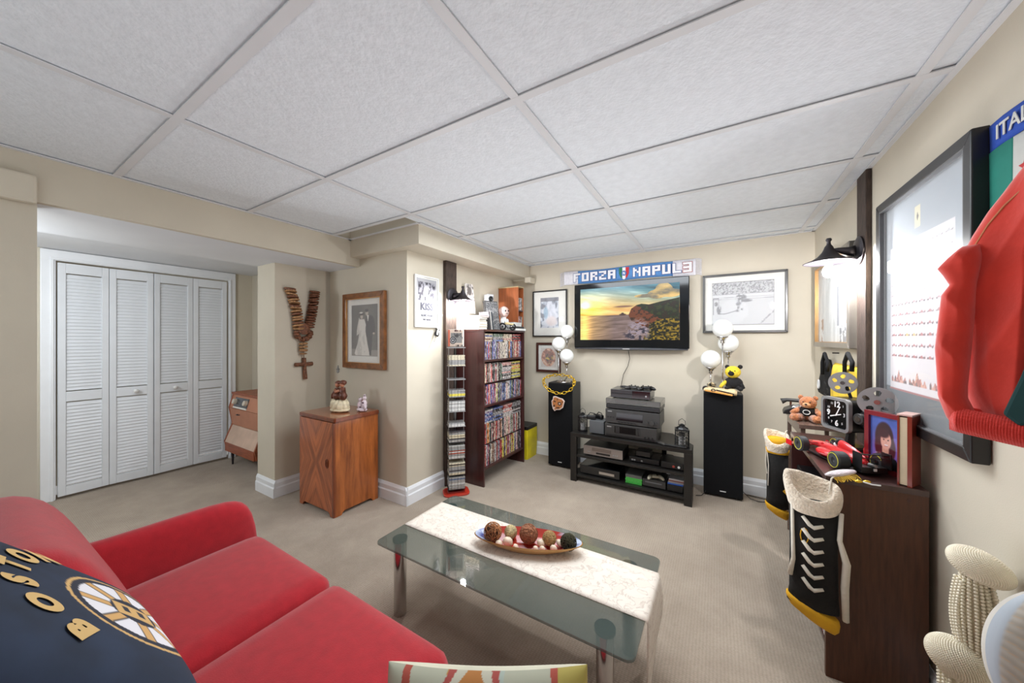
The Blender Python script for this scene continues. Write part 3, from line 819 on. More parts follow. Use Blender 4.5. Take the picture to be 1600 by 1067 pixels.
framed('wedding_portrait', 'black and white wedding photo in a gilded brown wooden frame above the cabinet', 'picture', (-2.712, YW-.002, 1.437), .585, .68, 0, .052, .035, m_goldf, wed, 80, 120, (.06, .055, .06, .055), glass=True, lip=m_gilt)
def kiss(U, V):
    img = flat(U, (226, 224, 228))
    n = fbm(U*12, V*12, 5, 5)
    r = ((V > .52) & (V < .93) & (U > .08) & (U < .92)).astype(float)
    img = mixc(img, r, (112, 108, 120)); img = mixc(img, r*(n > .52), (206, 204, 212)); img = mixc(img, r*(n < .38), (52, 50, 60))
    img = mixc(img, ell(U, V, .5, .72, .17, .15)*(n > .35), (228, 226, 232))
    return img*.72
KP = framed('band_poster', 'white framed rock band poster on the wall by the dark timber post', 'poster', (XK+.002, 2.165, 1.685), .285, .445, PI/2, .012, .018, m_white, kiss, 60, 90, .012, glass=False)
m_ink = M('poster_ink', (58, 58, 72), .7)
text('KISS', .085, m_ink, KP, 0, -.009, -.045, off=.003, sx=1.0)
text('ALIVE TOUR', .028, m_ink, KP, 0, -.009, -.12, sx=.9); text('THE ARENA', .018, m_ink, KP, 0, -.009, -.155)
def portrait(U, V):
    n = fbm(U*7, V*7, 21, 5); img = flat(U, (150, 160, 176)); img = mixc(img, (n > .5).astype(float)*.8, (206, 210, 218)); img = mixc(img, (n < .4).astype(float), (84, 92, 108))
    img = mixc(img, ell(U, V, .55, .45, .32, .42, .4)*.8, (214, 216, 226)); img = mixc(img, ell(U, V, .62, .22, .3, .16, .5)*.6, (214, 190, 180)); img = mixc(img, ell(U, V, .3, .5, .12, .2, .5)*.6, (90, 140, 170))
    img = mixc(img, (V > .88).astype(float)*.7, (60, 60, 76))
    return img
m_blkfr = M('black_frame', (24, 23, 24), .35, var=.02)
framed('framed_print', 'black framed print with pale blue figure on the back wall beside the television', 'picture', (-1.678, YB-.002, 1.66), .435, .54, 0, .014, .025, m_blkfr, portrait, 60, 70, (.085, .09, .09, .07))
def roundel(U, V):
    n = fbm(U*9, V*9, 31, 5); img = flat(U, (206, 196, 188))
    e = ell(U, V, .5, .5, .46, .46, .05)
    img = mixc(img, e, (206, 142, 108)); img = mixc(img, e*(n > .55), (226, 190, 160)); img = mixc(img, e*(n < .4), (140, 76, 50))
    k = ell(U, V, .55, .5, .24, .3, .3); img = mixc(img, k*(n > .42), (40, 34, 30)); img = mixc(img, k*(n > .6), (220, 180, 60))
    return img
framed('framed_print', 'small dark brown framed print with an orange round picture left of the television', 'picture', (-1.693, YB-.002, 1.148), .31, .345, 0, .028, .025, M('mahogany_frame', (74, 38, 30), .4, var=.1), roundel, 56, 60, .03)
def rink(U, V):
    n = fbm(U*60, V*46, 41, 3); img = flat(U, (222, 222, 224))
    img = mixc(img, (V > .72).astype(float), (168, 168, 172)); img = mixc(img, ((V > .72) & (n > .5)).astype(float), (212, 212, 214)); img = mixc(img, ((V > .72) & (n < .36)).astype(float)*(1-U*.6), (110, 110, 116))
    img = mixc(img, ((V > .60) & (V < .72)).astype(float), (232, 232, 234))
    for vv in (.715, .64, .60): img = mixc(img, (np.abs(V-vv-.01*U) < .005).astype(float)*.7, (140, 140, 146))
    for x, y, rx, ry in ((.45, .58, .05, .13), (.5, .64, .07, .06), (.57, .56, .09, .035), (.43, .5, .03, .05), (.12, .36, .04, .09), (.07, .5, .03, .05), (.42, .33, .035, .03), (.5, .36, .035, .02), (.44, .4, .02, .03)):
        img = mixc(img, ell(U, V, x, y, rx, ry, .5)*(fbm(U*40, V*30, 5) > .36), (120, 120, 126))
    for P in ([(.1, .26), (.22, .25), (.42, .33), (.42, .345), (.22, .27), (.1, .28)], [(.02, .25), (.03, .25), (.03, .62), (.11, .62), (.11, .3), (.12, .3), (.12, .64), (.02, .64)]):
        img = mixc(img, inpoly(U, V, P), (110, 110, 116))
    img = mixc(img, inpoly(U, V, [(.74, .0), (.78, .0), (1, .28), (1, .33)])*(fbm(U*50, V*50, 6) > .45), (160, 160, 166))
    img = mixc(img, ((U < .006) | (U > .994) | (V < .01) | (V > .99)).astype(float), (90, 90, 94))
    return img*.84
framed('framed_print', 'grey framed black and white ice rink photograph on the back wall right of the television', 'picture', (.194, YB-.002, 1.682), .622, .53, 0, .02, .03, M('grey_frame', (96, 95, 94), .3, .5), rink, 150, 120, (.055, .07, .05, .055))

# ------------------------------------------------------------------ television, scarf, cable
TVY = 3.565
def sea(U, V):
    h = .47
    sky = np.stack([np.interp(V, [h, .6, .75, 1], [.97, .98, .90, .42]), np.interp(V, [h, .6, .75, 1], [.66, .80, .84, .62]), np.interp(V, [h, .6, .75, 1], [.38, .50, .66, .70])], -1)
    right = np.clip((U-.35)/.6, 0, 1)[..., None]*np.clip((V-.6)/.35, 0, 1)[..., None]
    sky = sky*(1-right)+np.array([.12, .42, .50])*right
    st = fbm(U*3-V*2, V*16+U*4, 51, 4); sky = sky+(np.clip(st-.5, 0, 1)*.8)[..., None]*np.array([1, .95, .9])-(np.clip(.42-st, 0, 1)*.9)[..., None]*np.array([.8, .9, .9])
    img = sky
    img = mixc(img, ell(U, V, .47, .625, .09, .018, .6), (150, 112, 90))
    g = np.exp(-(((U-.05)/.20)**2+((V-.63)/.22)**2)); img = img+g[..., None]*np.array([.5, .42, .05])
    s = np.exp(-(((U-.055)/.05)**2+((V-.67)/.075)**2)); img = img+s[..., None]*np.array([1, 1, .75])
    img = np.clip(img, 0, 1)
    n = fbm(U*9, V*9, 61, 5)
    cl = ((ell(U, V, .86, .90, .075, .11, .5)+ell(U, V, .80, .82, .09, .08, .5)+ell(U, V, .93, .82, .09, .07, .5)+ell(U, V, .68, .80, .1, .03, .5)) > .35+.5*(n-.35)).astype(float)
    img = img*(1-cl[..., None]*.85)+np.array([.93, .74, .42])*(cl*.85*(.5+.9*n))[..., None]; img = mixc(img, cl*np.clip((.52-n)*6, 0, 1)*.7, (110, 110, 106))
    # sea
    wv = fbm(U*6+V*9, V*46-U*9, 71, 4)
    seac = np.stack([.50+.3*(wv-.5), .42+.28*(wv-.5), .40+.3*(wv-.5)], -1)*(1+.25*(h-V)[..., None])
    gl = np.clip(1.1-U/.34, 0, 1)*np.clip(1.25-(h-V)*.9, 0, 1); seac = seac*(1-gl[..., None]*.75)+np.array([1, .78, .42])*(gl*.75*(.65+.7*wv))[..., None]
    k = np.exp(-((U-.05)/.06)**2); seac = seac+k[..., None]*np.array([.5, .35, .12])
    m = (V < h)[..., None]; img = np.where(m, np.clip(seac, 0, 1), img)
    img = mixc(img, ell(U, V, .46, .475, .035, .016, .2), (80, 56, 50)); img = mixc(img, ell(U, V, .46, .49, .015, .02, .2), (80, 56, 50))
    # headland
    hd = inpoly(U, V, [(.52, .46), (.55, .58), (.60, .64), (.65, .66), (.72, .64), (.82, .68), (1, .74), (1, 0), (.66, .0), (.70, .16), (.64, .28), (.55, .35)])
    n2 = fbm(U*22, V*22, 81, 5)
    img = mixc(img, hd, (120, 62, 34)); 
    gr = hd*(V-.62+1.1*(U-.55) > .12*(n2)) ; n4 = fbm(U*40, V*30, 87, 4); img = mixc(img, gr, (30, 40, 18)); img = mixc(img, hd*(n4 < .42)*.8, (50, 32, 18)); img = mixc(img, gr*(n4 > .58)*.8, (58, 64, 24))
    fo = inpoly(U, V, [(.80, .36), (.90, .38), (1, .38), (1, 0), (.66, 0), (.70, .14), (.72, .28)])
    n3 = fbm(U*60, V*44, 83, 4); img = mixc(img, fo, (48, 44, 12)); img = mixc(img, fo*(n3 > .52), (112, 92, 20)); img = mixc(img, fo*(n3 > .62), (164, 134, 36)); img = mixc(img, fo*(n3 < .42), (22, 24, 8))
    ro = ell(U, V, .62, .17, .11, .20, .6)*(fbm(U*34, V*34, 91) > .45)*(U < .74)
    img = mixc(img, ro, (166, 150, 160)); img = mixc(img, ell(U, V, .60, .1, .12, .16, .5)*(fbm(U*30, V*30, 95) < .42), (60, 56, 70))
    return img
tl, tr_, bl_ = at(897, 446, 'y', TVY), at(1077, 430, 'y', TVY), at(899, 541, 'y', TVY)
TX0, TX1, TZ1, TZ0 = -1.347, -.223, 1.952, 1.27
TV = thing('television', 'large flat black television showing a sunset coast on the back wall', 'television', ((TX0+TX1)/2, TVY, (TZ0+TZ1)/2))
tw, th = TX1-TX0, TZ1-TZ0
m_bez = M('gloss_black', (6, 10, 16), .08, var=0, coat=.6)
B().bb(-tw/2, tw/2, 0, .05, -th/2, th/2).build('housing', m_bez, TV, bevel=.006)
B().bb(-tw/2+.15, tw/2-.15, .05, .084, -th/2+.12, th/2-.12).build('wall_mount', m_black, TV)
s0, s1 = at(907, 455, 'y', TVY), at(1062, 532, 'y', TVY)
sw, shh = abs(s1.x-s0.x), .545
picture('screen', TV, sw, shh, 430, 270, sea, attr_mat('lit_screen', .25, emit=.85), x=(s0.x+s1.x)/2-TV.location.x, y=-.0015, z=.015)
b = B()
def bar(a, c):
    x = -tw/2+.01+a*(tw-.02); y0 = -.012-.03*math.sin(a*PI); ang = c*PI
    return (x, .02+(y0-.02)*math.sin(ang), -th/2-.008-.016*math.cos(ang)*-1*(.5+.5*math.sin(a*PI)))
b.grid(bar, 30, 8); b.build('speaker_bar', M('silver_bar', (92, 92, 96), .3, .8), TV, smooth=True)
text('MAXIMUS', .014, m_white, TV, 0, -.028, -th/2-.008) if False else B().bb(-.035, .035, -.0445, -.0435, -th/2-.010, -th/2-.005).build('badge', m_white, TV)
cbp = [at(982, 548, 'y', 3.63), at(984, 560, 'y', 3.63), at(981, 572, 'y', 3.63), at(974, 585, 'y', 3.63), at(971, 600, 'y', 3.63), at(972, 640, 'y', 3.62)]
o = B().tube(cbp, .003, 6).build('power_cable', m_blackmat, None, smooth=True); tag(o, 'thin black cable hanging down the wall from the television', 'cable')
# scarf: slightly wavy cloth with fringe
SC0 = Vector((-.83, YB-.012, 2.045))
SCF = thing('football_scarf', 'sky blue and white football scarf pinned above the television', 'scarf', SC0)
m_lb = M('scarf_blue', (96, 148, 208), .9, var=.05, vscale=40, bump=.2, bscale=200); m_wh = M('scarf_white', (226, 224, 230), .9, var=.04, vscale=40, bump=.2, bscale=200)
def scf(x0, x1, hh, nm, mt):
    b = B(); b.grid(lambda a, c: (x0+a*(x1-x0), -.004*math.sin((x0+a*(x1-x0))*9), -hh/2+hh*c+.004*math.sin((x0+a*(x1-x0))*7)), 30, 4)
    o = b.build(nm, mt, SCF, smooth=True); md = o.modifiers.new('s', 'SOLIDIFY'); md.thickness = .003; md.offset = 1; return o
scf(-.50, .46, .142, 'knit_centre', m_lb); scf(-.665, -.50, .150, 'knit_end', m_wh); scf(.46, .655, .155, 'knit_end', m_wh)
b = B()
for sx_, x0 in ((-1, -.665), (1, .655)):
    for i in range(14):
        z = -.072+i*.0111; b.tube([(x0, 0, z), (x0+sx_*.03, -.004, z-.004), (x0+sx_*.05, -.002, z-.014)], .003, 5)
b.build('fringe', m_wh, SCF)['kind'] = 'stuff'
m_wl = M('letter_white', (240, 240, 244), .8, var=.01); m_rl = M('letter_red', (176, 92, 84), .8)
m_bl2 = M('letter_outline', (84, 92, 150), .8)
def blocktext(parent, s, x0, lw, h, gap, mt, y):
    G = {'F': ['111', '100', '110', '100', '100'], 'O': ['111', '101', '101', '101', '111'], 'R': ['111', '101', '110', '101', '101'], 'Z': ['111', '001', '010', '100', '111'], 'A': ['111', '101', '111', '101', '101'],
         'N': ['1001', '1101', '1011', '1001', '1001'], 'P': ['111', '101', '111', '100', '100'], 'U': ['101', '101', '101', '101', '111'], 'L': ['100', '100', '100', '100', '111'], '3': ['111', '001', '111', '001', '111']}
    x = x0
    for ch in s:
        g = G[ch]; nc = len(g[0]); cw = lw/nc; rh = h/5
        for big, mm, yy in ((1, m_bl2 if ch != '3' else m_rl, y), (0, mt if ch != '3' else m_wl, y-.0012)):
            b = B()
            for r in range(5):
                for c in range(nc):
                    if g[r][c] == '1':
                        e = .005 if big else .0005
                        b.bb(x+c*cw-e, x+(c+1)*cw+e, yy-.001, yy, h/2-(r+1)*rh-e, h/2-r*rh+e)
            b.build('letter_outline' if big else 'letter', mm, parent)
        x += lw+gap
blocktext(SCF, 'FORZA', -.55, .078, .092, .018, m_wl, -.0085)
blocktext(SCF, 'NAPUL3', .09, .074, .092, .018, m_wl, -.0085)
sh_ = [(-.05, .06), (.05, .06), (.05, 0), (.036, -.036), (0, -.066), (-.036, -.036), (-.05, 0)]
B().prism([(x, z) for x, z in [(-.05, .06), (-.016, .06), (-.016, -.055), (-.036, -.036), (-.05, 0)]], -.010, -.007).build('shield_stripe', M('flag_green', (52, 120, 84), .8), SCF)
B().prism([(-.016, .06), (.016, .06), (.016, -.055), (0, -.066), (-.016, -.055)], -.010, -.007).build('shield_stripe', m_wl, SCF)
B().prism([(.05, .06), (.016, .06), (.016, -.055), (.036, -.036), (.05, 0)], -.010, -.007).build('shield_stripe', M('flag_red', (196, 52, 56), .8), SCF)
B().cyl((0, -.010, 0), (0, -.013, 0), .026, n=24).build('shield_disc', M('disc_blue', (50, 100, 170), .7), SCF)
B().prism([(-.012, .015), (-.006, .015), (.006, -.004), (.006, .015), (.012, .015), (.012, -.015), (.006, -.015), (-.006, .004), (-.006, -.015), (-.012, -.015)], -.0145, -.013).build('disc_letter', m_wl, SCF)
SP = thing('throw_pillow', 'plain dark navy throw pillow at the left edge beside the lettered pillow', 'pillow')
SP.matrix_world = basis((-1.50, -.05, .875), (-1, 0, 0), (0, -.7, .7))
pillow(SP, .42, .40, .13, lambda U, V: flat(U, (22, 32, 48))*(.8+.4*fbm(U*6, V*6, 8)[..., None]), m_cloth, back=m_navy)

# ------------------------------------------------------------------ timber posts and lantern sconces
sbj = B().bb(-.02, .02, -.07, .07, 0, 2.09)
PL = B().bb(0, .036, -.075, .075, 0, 2.088).build('timber_post', m_post, None, loc=(XK+.001, 2.455, 0), bevel=.003)
tag(PL, 'dark rough timber post standing against the left wall beside the bookcase', 'post')
PRT = B().bb(-.024, 0, -.065, .065, 0, 2.238).build('timber_post', m_post, None, loc=(XR-.001, 2.515, 0), bevel=.004)
tag(PRT, 'dark rough timber post on the right wall left of the big framed poster', 'post')
m_bulb = M('lit_bulb', (255, 250, 240), .3, emit=1, var=0)
def sconce(label, x, y, z, sx, strength):
    T = thing('wall_lantern', label, 'wall lamp', (x, y, z))
    T.rotation_euler = (0, 0, 0 if sx > 0 else PI)
    Ry = Matrix.Rotation(PI/2, 4, 'Y')
    B().lathe([(.075, 0), (.078, .008), (.06, .016), (.03, .022), (0, .024)], (0, 0, .10), mtx=Ry, n=28).build('backplate', m_iron, T, smooth=False)
    b = B(); b.tube([(.02, 0, .10), (.05, 0, .105), (.09, 0, .115), (.125, 0, .115)], [.034, .022, .013, .010], 10)
    b.build('arm', m_iron, T, smooth=True)
    # bell shade
    pr = [(.010, .185), (.014, .175), (.008, .165), (.010, .15), (.018, .138), (.022, .125), (.030, .108), (.048, .085), (.075, .066), (.108, .053), (.112, .05), (.106, .0495), (.072, .061), (.044, .080), (.02, .10), (0, .102)]
    B().lathe([(r, zz) for r, zz in pr], (.125, 0, 0), n=32).build('shade', m_iron, T, smooth=True)
    B().cyl((.125, 0, .09), (.125, 0, .03), .016, n=14).build('socket', m_white, T)
    mb, nt, p = new_mat('lit_bulb'); p.inputs['Emission Color'].default_value = (.97, .97, 1, 1); p.inputs['Emission Strength'].default_value = strength
    B().ball((.125, 0, .0), (.027, .027, .033), 16, 12).build('bulb', mb, T, smooth=True)
    return T
sconce('dark iron lantern sconce with lit bulb on the left timber post', XK+.037, 2.47, 1.665, 1, BULB_L)
sconce('dark iron lantern sconce with lit bulb on the right timber post', XR-.0255, 2.53, 1.735, -1, BULB_R)

# toy guitar hanging by the poster
GT = thing('miniature_guitar', 'tiny electric guitar ornament hanging beside the white poster', 'ornament', at(683, 518, 'x', XK+.012), PI/2)
GT.rotation_euler = (0, .30, PI/2)
bd = [(-.02, -.045), (.02, -.045), (.03, -.02), (.018, .005), (.028, .03), (.012, .022), (-.008, .022), (-.026, .032), (-.018, .004), (-.03, -.02)]
B().prism(bd, -.008, .0).build('body', m_black, GT, bevel=.002)
B().bb(-.0045, .0045, -.011, -.004, .0, .135).build('neck', m_paper, GT); B().prism([(-.008, .135), (.006, .135), (.012, .165), (-.002, .17)], -.011, -.004).build('headstock', m_white, GT)
B().bb(-.010, .010, -.0095, -.008, -.03, .012).build('pickguard', m_white, GT)
b = B(); b.tube([(-.02, -.003, -.04), (-.025, -.004, -.08), (-.01, -.004, -.10), (.0, -.004, -.06)], .0018, 5); b.tube([(-.015, -.003, -.04), (-.04, -.004, -.11), (-.055, -.004, -.17), (-.03, -.004, -.12), (.0, -.003, -.04)], .0015, 5)
b.build('strap', m_paper, GT)

# ------------------------------------------------------------------ disc tower rack
RK = thing('disc_tower', 'tall wire compact disc tower on a red base beside the timber post', 'rack', (-1.985, 2.335, 0), rz=.85)
m_redb = M('red_lacquer', (182, 52, 36), .2, var=.05, coat=.7)
B().zprism(rrect(.115, .085, .05), 0, .018).build('base', m_redb, RK, bevel=.005)
B().zprism(rrect(.075, .05, .03), .018, .03).build('base_step', M('red_dark', (120, 32, 26), .3), RK, bevel=.004)
b = B()
for x in (-.066, .066): b.tube([(x, -.01, .03), (x, -.01, .6), (x, -.01, 1.28)], .0028, 6)
b.tube([(0, .055, .03), (0, .055, 1.36)], .003, 6); b.build('wire_frame', m_steel, RK)
B().add([(-.012, .058, .03), (.012, .058, .03), (.012, .064, .03), (-.012, .064, .03), (-.012, .058, 1.26), (.012, .058, 1.26), (.012, .064, 1.26), (-.012, .064, 1.26), (0, .061, 1.34)], [(0, 1, 5, 4), (1, 2, 6, 5), (2, 3, 7, 6), (3, 0, 4, 7), (4, 5, 8), (5, 6, 8), (6, 7, 8), (7, 4, 8), (3, 2, 1, 0)]).build('spine', m_black, RK)
rot_rk = Matrix.Rotation(.85, 3, 'Z')
def zv(v): return 1.36-(v-530)*3.02/533
cdcols = [('grey', (150, 148, 146)), ('clear', (196, 194, 190)), ('dark', (60, 58, 62)), ('cream', (206, 196, 172)), ('yellow', (206, 190, 70)), ('blue', (84, 104, 140)), ('red', (160, 76, 60))]
cdm = {k: M('case_'+k, c, .25, var=.25, vscale=30, stretch=(3, 3, .3), coat=.4) for k, c in cdcols}
cdb = B().box((0, 0, 0), (.138, .118, .0094))
cdp = {}
stacks = [(554, 571, 'top', ['grey', 'cream', 'cream', 'grey']), (607, 619, 'second', ['grey', 'yellow', 'clear', 'grey']), (623, 641, 'third', ['clear', 'grey', 'cream', 'red']), (657, 664, 'fourth', ['grey', 'clear']), (670, 689, 'fifth', ['grey', 'clear', 'dark', 'cream']), (691, 713, 'sixth', ['clear', 'grey', 'clear', 'red']), (718, 738, 'seventh', ['dark', 'grey', 'cream', 'grey']), (740, 760, 'lowest', ['grey', 'clear', 'blue', 'grey'])]
shelves_v = [541.5, 590.5, 572, 643, 665.5]
for v0, v1, nm, pal in stacks:
    z0, z1 = zv(v1), zv(v0); n = max(2, int((z1-z0)/.0104))
    B().box((0, 0, z0-.003), (.15, .118, .003)).build('ledge', m_steel if v1 in (571, 641, 664) else m_black, RK)
    for i in range(n):
        k = random.choice(pal)
        if k not in cdp: cdp[k] = cdb.build('disc_case', cdm[k], None, bevel=.0008); o = cdp[k]
        else: o = cdp[k].copy(); COL.objects.link(o)
        p_ = rot_rk @ Vector((random.uniform(-.002, .002), -.006+random.uniform(-.004, .004), 0))
        o.location = (RK.location.x+p_.x, RK.location.y+p_.y, z0+.0052+i*.0104); o.rotation_euler = (0, 0, .85+random.uniform(-.03, .03))
        tag(o, '%s disc case, %s from the bottom of the %s stack in the wire tower' % ({'clear': 'pale', 'dark': 'blackish'}.get(k, k), ['1st', '2nd', '3rd', '4th', '5th', '6th', '7th', '8th', '9th', '10th', '11th', '12th', '13th', '14th'][i], nm if nm in ('top', 'lowest') else nm+' highest'), 'disc case', 'disc cases in the %s stack of the wire tower' % nm)
for v in (592, 543): B().box((0, 0, zv(v)), (.15, .12, .008)).build('ledge', m_steel, RK)
def carbox(U, V):
    img = flat(U, (206, 186, 170)); img = mixc(img, ((U > .2) & (U < .95) & (V > .2) & (V < .8)).astype(float), (132, 130, 128))
    for r, c in ((.22, (40, 40, 42)), (.17, (170, 170, 172)), (.12, (50, 50, 52)), (.05, (200, 200, 200))): img = mixc(img, ell(U, V, .33, .36, r, r, .1), c)
    img = mixc(img, (fbm(U*8, V*8, 4) > .55)*((V > .4) & (V < .8) & (U > .4)).astype(float), (70, 68, 70)); img = mixc(img, ((U < .13)).astype(float), (196, 104, 82))
    img = mixc(img, ((V > .88) & (U > .4)).astype(float)*(vn(U*26, V*3) > .4), (90, 60, 60)); img = mixc(img, ((V < .1) & (U > .3)).astype(float)*(vn(U*30, V*3) > .4), (40, 40, 40))
    return img
T = thing('boxed_set', 'boxed set with an old car wheel picture on top of the wire tower', 'box', (RK.location.x, RK.location.y, zv(541)-.001), .85-.35)
B().bb(-.066, .066, -.028, .03, 0, .148).build('carton', m_paper, T, bevel=.002); picture('cover', T, .13, .146, 50, 56, carbox, m_picg, y=-.0295, z=.074)

# ------------------------------------------------------------------ bookcase with film cases
BX0, BX1, BY0, BY1, BZT = XK+.003, -1.835, 2.545, 3.315, 1.452
BK = thing('bookcase', 'tall dark espresso bookcase packed with film cases by the left wall', 'bookcase', ((BX0+BX1)/2, (BY0+BY1)/2, 0))
cx, cy = BK.location.x, BK.location.y; hx, hy_ = (BX1-BX0)/2, (BY1-BY0)/2
for s_ in (-1, 1): B().bb(-hx, hx, s_*hy_-.009*s_-.009, s_*hy_-.009*s_+.009, 0, BZT-.02).build('side_panel', m_espresso, BK, bevel=.001)
B().bb(-hx, -hx+.006, -hy_+.018, hy_-.018, .15, BZT-.02).build('back_panel', m_espresso, BK)
B().bb(-hx, hx+.004, -hy_-.002, hy_+.002, BZT-.02, BZT).build('top', m_espresso, BK, bevel=.001)
for z in (1.166, .742, .165): B().bb(-hx+.006, hx-.006, -hy_+.018, hy_-.018, z-.018, z).build('shelf', m_espresso, BK)
B().bb(-hx+.006, hx-.035, -hy_+.018, hy_-.018, .940, .946).build('inner_shelf', m_espresso, BK); B().bb(-hx+.006, hx-.035, -hy_+.018, hy_-.018, .368, .374).build('inner_shelf', m_espresso, BK)
def spine(name, c, seed):
    m, nt, p = new_mat(name); N = nt.nodes; L = nt.links
    c = tuple(int(x*.72+g*.28) for x, g in zip(c, (150, 138, 132)))
    tc = N.new('ShaderNodeTexCoord'); oi = N.new('ShaderNodeObjectInfo')
    ad = N.new('ShaderNodeVectorMath'); ad.operation = 'ADD'; mp = N.new('ShaderNodeMapping'); mp.inputs['Scale'].default_value = (4, 60, 26)
    cb = N.new('ShaderNodeCombineXYZ'); mu = N.new('ShaderNodeMath'); mu.operation = 'MULTIPLY'; mu.inputs[1].default_value = 57
    L.new(oi.outputs['Random'], mu.inputs[0]); L.new(mu.outputs[0], cb.inputs[0]); L.new(mu.outputs[0], cb.inputs[2])
    L.new(tc.outputs['Object'], mp.inputs[0]); L.new(mp.outputs[0], ad.inputs[0]); L.new(cb.outputs[0], ad.inputs[1])
    nz = N.new('ShaderNodeTexNoise'); nz.inputs['Scale'].default_value = 1; nz.inputs['Detail'].default_value = 3; L.new(ad.outputs[0], nz.inputs['Vector'])
    cr = N.new('ShaderNodeValToRGB'); cr.color_ramp.interpolation = 'CONSTANT'; e = cr.color_ramp.elements
    e[0].position = 0; e[0].color = (*lin(tuple(int(x*.55) for x in c)), 1); e[1].position = .40; e[1].color = (*lin(c), 1)
    q = e.new(.60); q.color = (*lin((214, 208, 200)), 1) if sum(c) < 480 else (*lin((70, 60, 70)), 1); q = e.new(.66); q.color = (*lin(c), 1); q = e.new(.47); q.color = (*lin(tuple(min(255, int(x*1.2+20)) for x in c)), 1); q = e.new(.52); q.color = (*lin(c), 1)
    L.new(nz.outputs[0], cr.inputs[0]); L.new(cr.outputs[0], p.inputs['Base Color']); p.inputs['Roughness'].default_value = .22
    return m
SPC = {'black': (34, 32, 36), 'white': (196, 192, 188), 'red': (160, 42, 40), 'blue': (56, 78, 142), 'brown': (112, 74, 56), 'grey': (120, 120, 124), 'pink': (206, 146, 138), 'orange': (202, 116, 58), 'yellow': (196, 186, 62), 'green': (72, 98, 78), 'purple': (96, 74, 110), 'cream': (206, 190, 164)}
SPM = {k: spine('spine_'+k, c, i) for i, (k, c) in enumerate(SPC.items())}
WB = {'a': ['blue', 'blue', 'grey', 'brown', 'cream', 'white', 'black', 'purple', 'orange', 'red'], 'b': ['white', 'grey', 'black', 'brown', 'pink', 'cream', 'red', 'green'], 'c': ['pink', 'white', 'red', 'purple', 'blue', 'grey', 'black', 'yellow', 'brown', 'green'], 'd': ['white', 'grey', 'red', 'black', 'green', 'pink', 'orange', 'cream'], 'e': ['pink', 'red', 'brown', 'black', 'white', 'grey', 'yellow', 'purple', 'cream']}
vm = {}; cnt = {}
def ordn(k): return '%d%s' % (k, 'th' if 10 <= k % 100 <= 20 else {1: 'st', 2: 'nd', 3: 'rd'}.get(k % 10, 'th'))
def film(color, x, y, z, h, t, flatlay, row):
    key = (color, round(h, 3), t, flatlay)
    if key not in vm:
        b = B()
        if flatlay: b.bb(-.13, 0, -h/2, h/2, 0, t)
        else: b.bb(-.13, 0, -t/2, t/2, 0, h)
        o = b.build('film_case', SPM[color], None); vm[key] = o
    else: o = vm[key].copy(); COL.objects.link(o)
    o.location = (x, y, z)
    k = cnt.get(row, 0); cnt[row] = k+1
    tag(o, '%s-spined film case, %s %s' % (color, ordn(k+1), row), 'film case', 'film cases '+row); return o
xf = BX1-.028
def row_up(z, h, t, pal, desc, y0=BY0+.022, y1=BY1-.022, sp=None):
    y = y0+t/2
    while y < y1-t/2:
        c = random.choice(pal); hh = h if random.random() < .8 else h-.012
        o = film(c, xf-random.uniform(0, .006), y, z+.0008, hh, t, False, desc); y += t+.0006+(random.random() < .04)*.006
def pile(z, y, n, w, t, pal, desc):
    for i in range(n): 
        o = film(random.choice(pal), xf-.004-random.uniform(0, .006), y+random.uniform(-.003, .003), z+.0008+i*(t+.0004), w, t, True, desc)
t_ = .0175
row_up(1.166, .172, t_, WB['a'], 'from the left in the bookcase top row')
for i in range(4): pile(1.166+.173, BY0+.112+i*.182, 5, .166, .0145, [['blue', 'brown', 'cream'], ['blue', 'grey', 'green'], ['white', 'pink', 'cream'], ['red', 'black', 'blue']][i], 'from the bottom of the %s pile above the bookcase top row' % ['nearest', 'second', 'third', 'farthest'][i])
row_up(.947, .183, t_, WB['b'], 'from the left in the bookcase second row', y1=BY0+.36)
for i in range(2): pile(.947, BY0+.455+i*.19, 11, .172, .0155, [['white', 'grey', 'black', 'pink'], ['grey', 'black', 'cream', 'yellow', 'orange']][i], 'from the bottom of the %s pile in the bookcase second row' % ['nearer', 'farther'][i])
row_up(.742, .185, t_, WB['c'], 'from the left in the bookcase third row')
row_up(.375, .186, t_, WB['d'], 'from the left in the bookcase fourth row')
for i in range(4): pile(.375+.188, BY0+.112+i*.182, 8, .170, .015, [['blue', 'purple', 'white'], ['blue', 'brown', 'grey', 'black'], ['pink', 'red', 'white'], ['black', 'grey', 'white']][i], 'from the bottom of the %s pile above the bookcase fourth row' % ['nearest', 'second', 'third', 'farthest'][i])
row_up(.165, .192, t_, WB['e'], 'from the left in the bookcase bottom row')

# things on top of the bookcase
TB = BZT+.0005
def P_(u, v, x): q = at(u, v, 'x', x); return q
bks = [(.16, .14, .028, (206, 190, 160)), (.16, .13, .022, (214, 200, 172)), (.15, .13, .03, (196, 178, 150)), (.15, .12, .02, (220, 210, 190)), (.17, .13, .016, (226, 218, 204)), (.18, .15, .014, (204, 176, 170))]
z = TB
for i, (l, w_, h, c) in enumerate(bks):
    T = thing('book', 'pale book lying %s in the stack under the left sconce' % ['at the bottom', 'second from the bottom', 'third from the bottom', 'third from the top', 'second from the top', 'topmost'][i], 'book', (-2.00, 2.66+random.uniform(-.008, .008), z), rz=PI/2+random.uniform(-.1, .1), group=None)
    B().bb(-w_/2, w_/2, -l/2, l/2, 0, .002).bb(-w_/2, w_/2, -l/2, l/2, h-.002, h).bb(-w_/2, -w_/2+.002, -l/2, l/2, .002, h-.002).build('cover', M('book_cover_%d' % i, c, .5, var=.1), T)
    B().bb(-w_/2+.003, w_/2-.004, -l/2+.003, l/2-.003, .0021, h-.0021).build('pages', m_paper, T); z += h+.0004
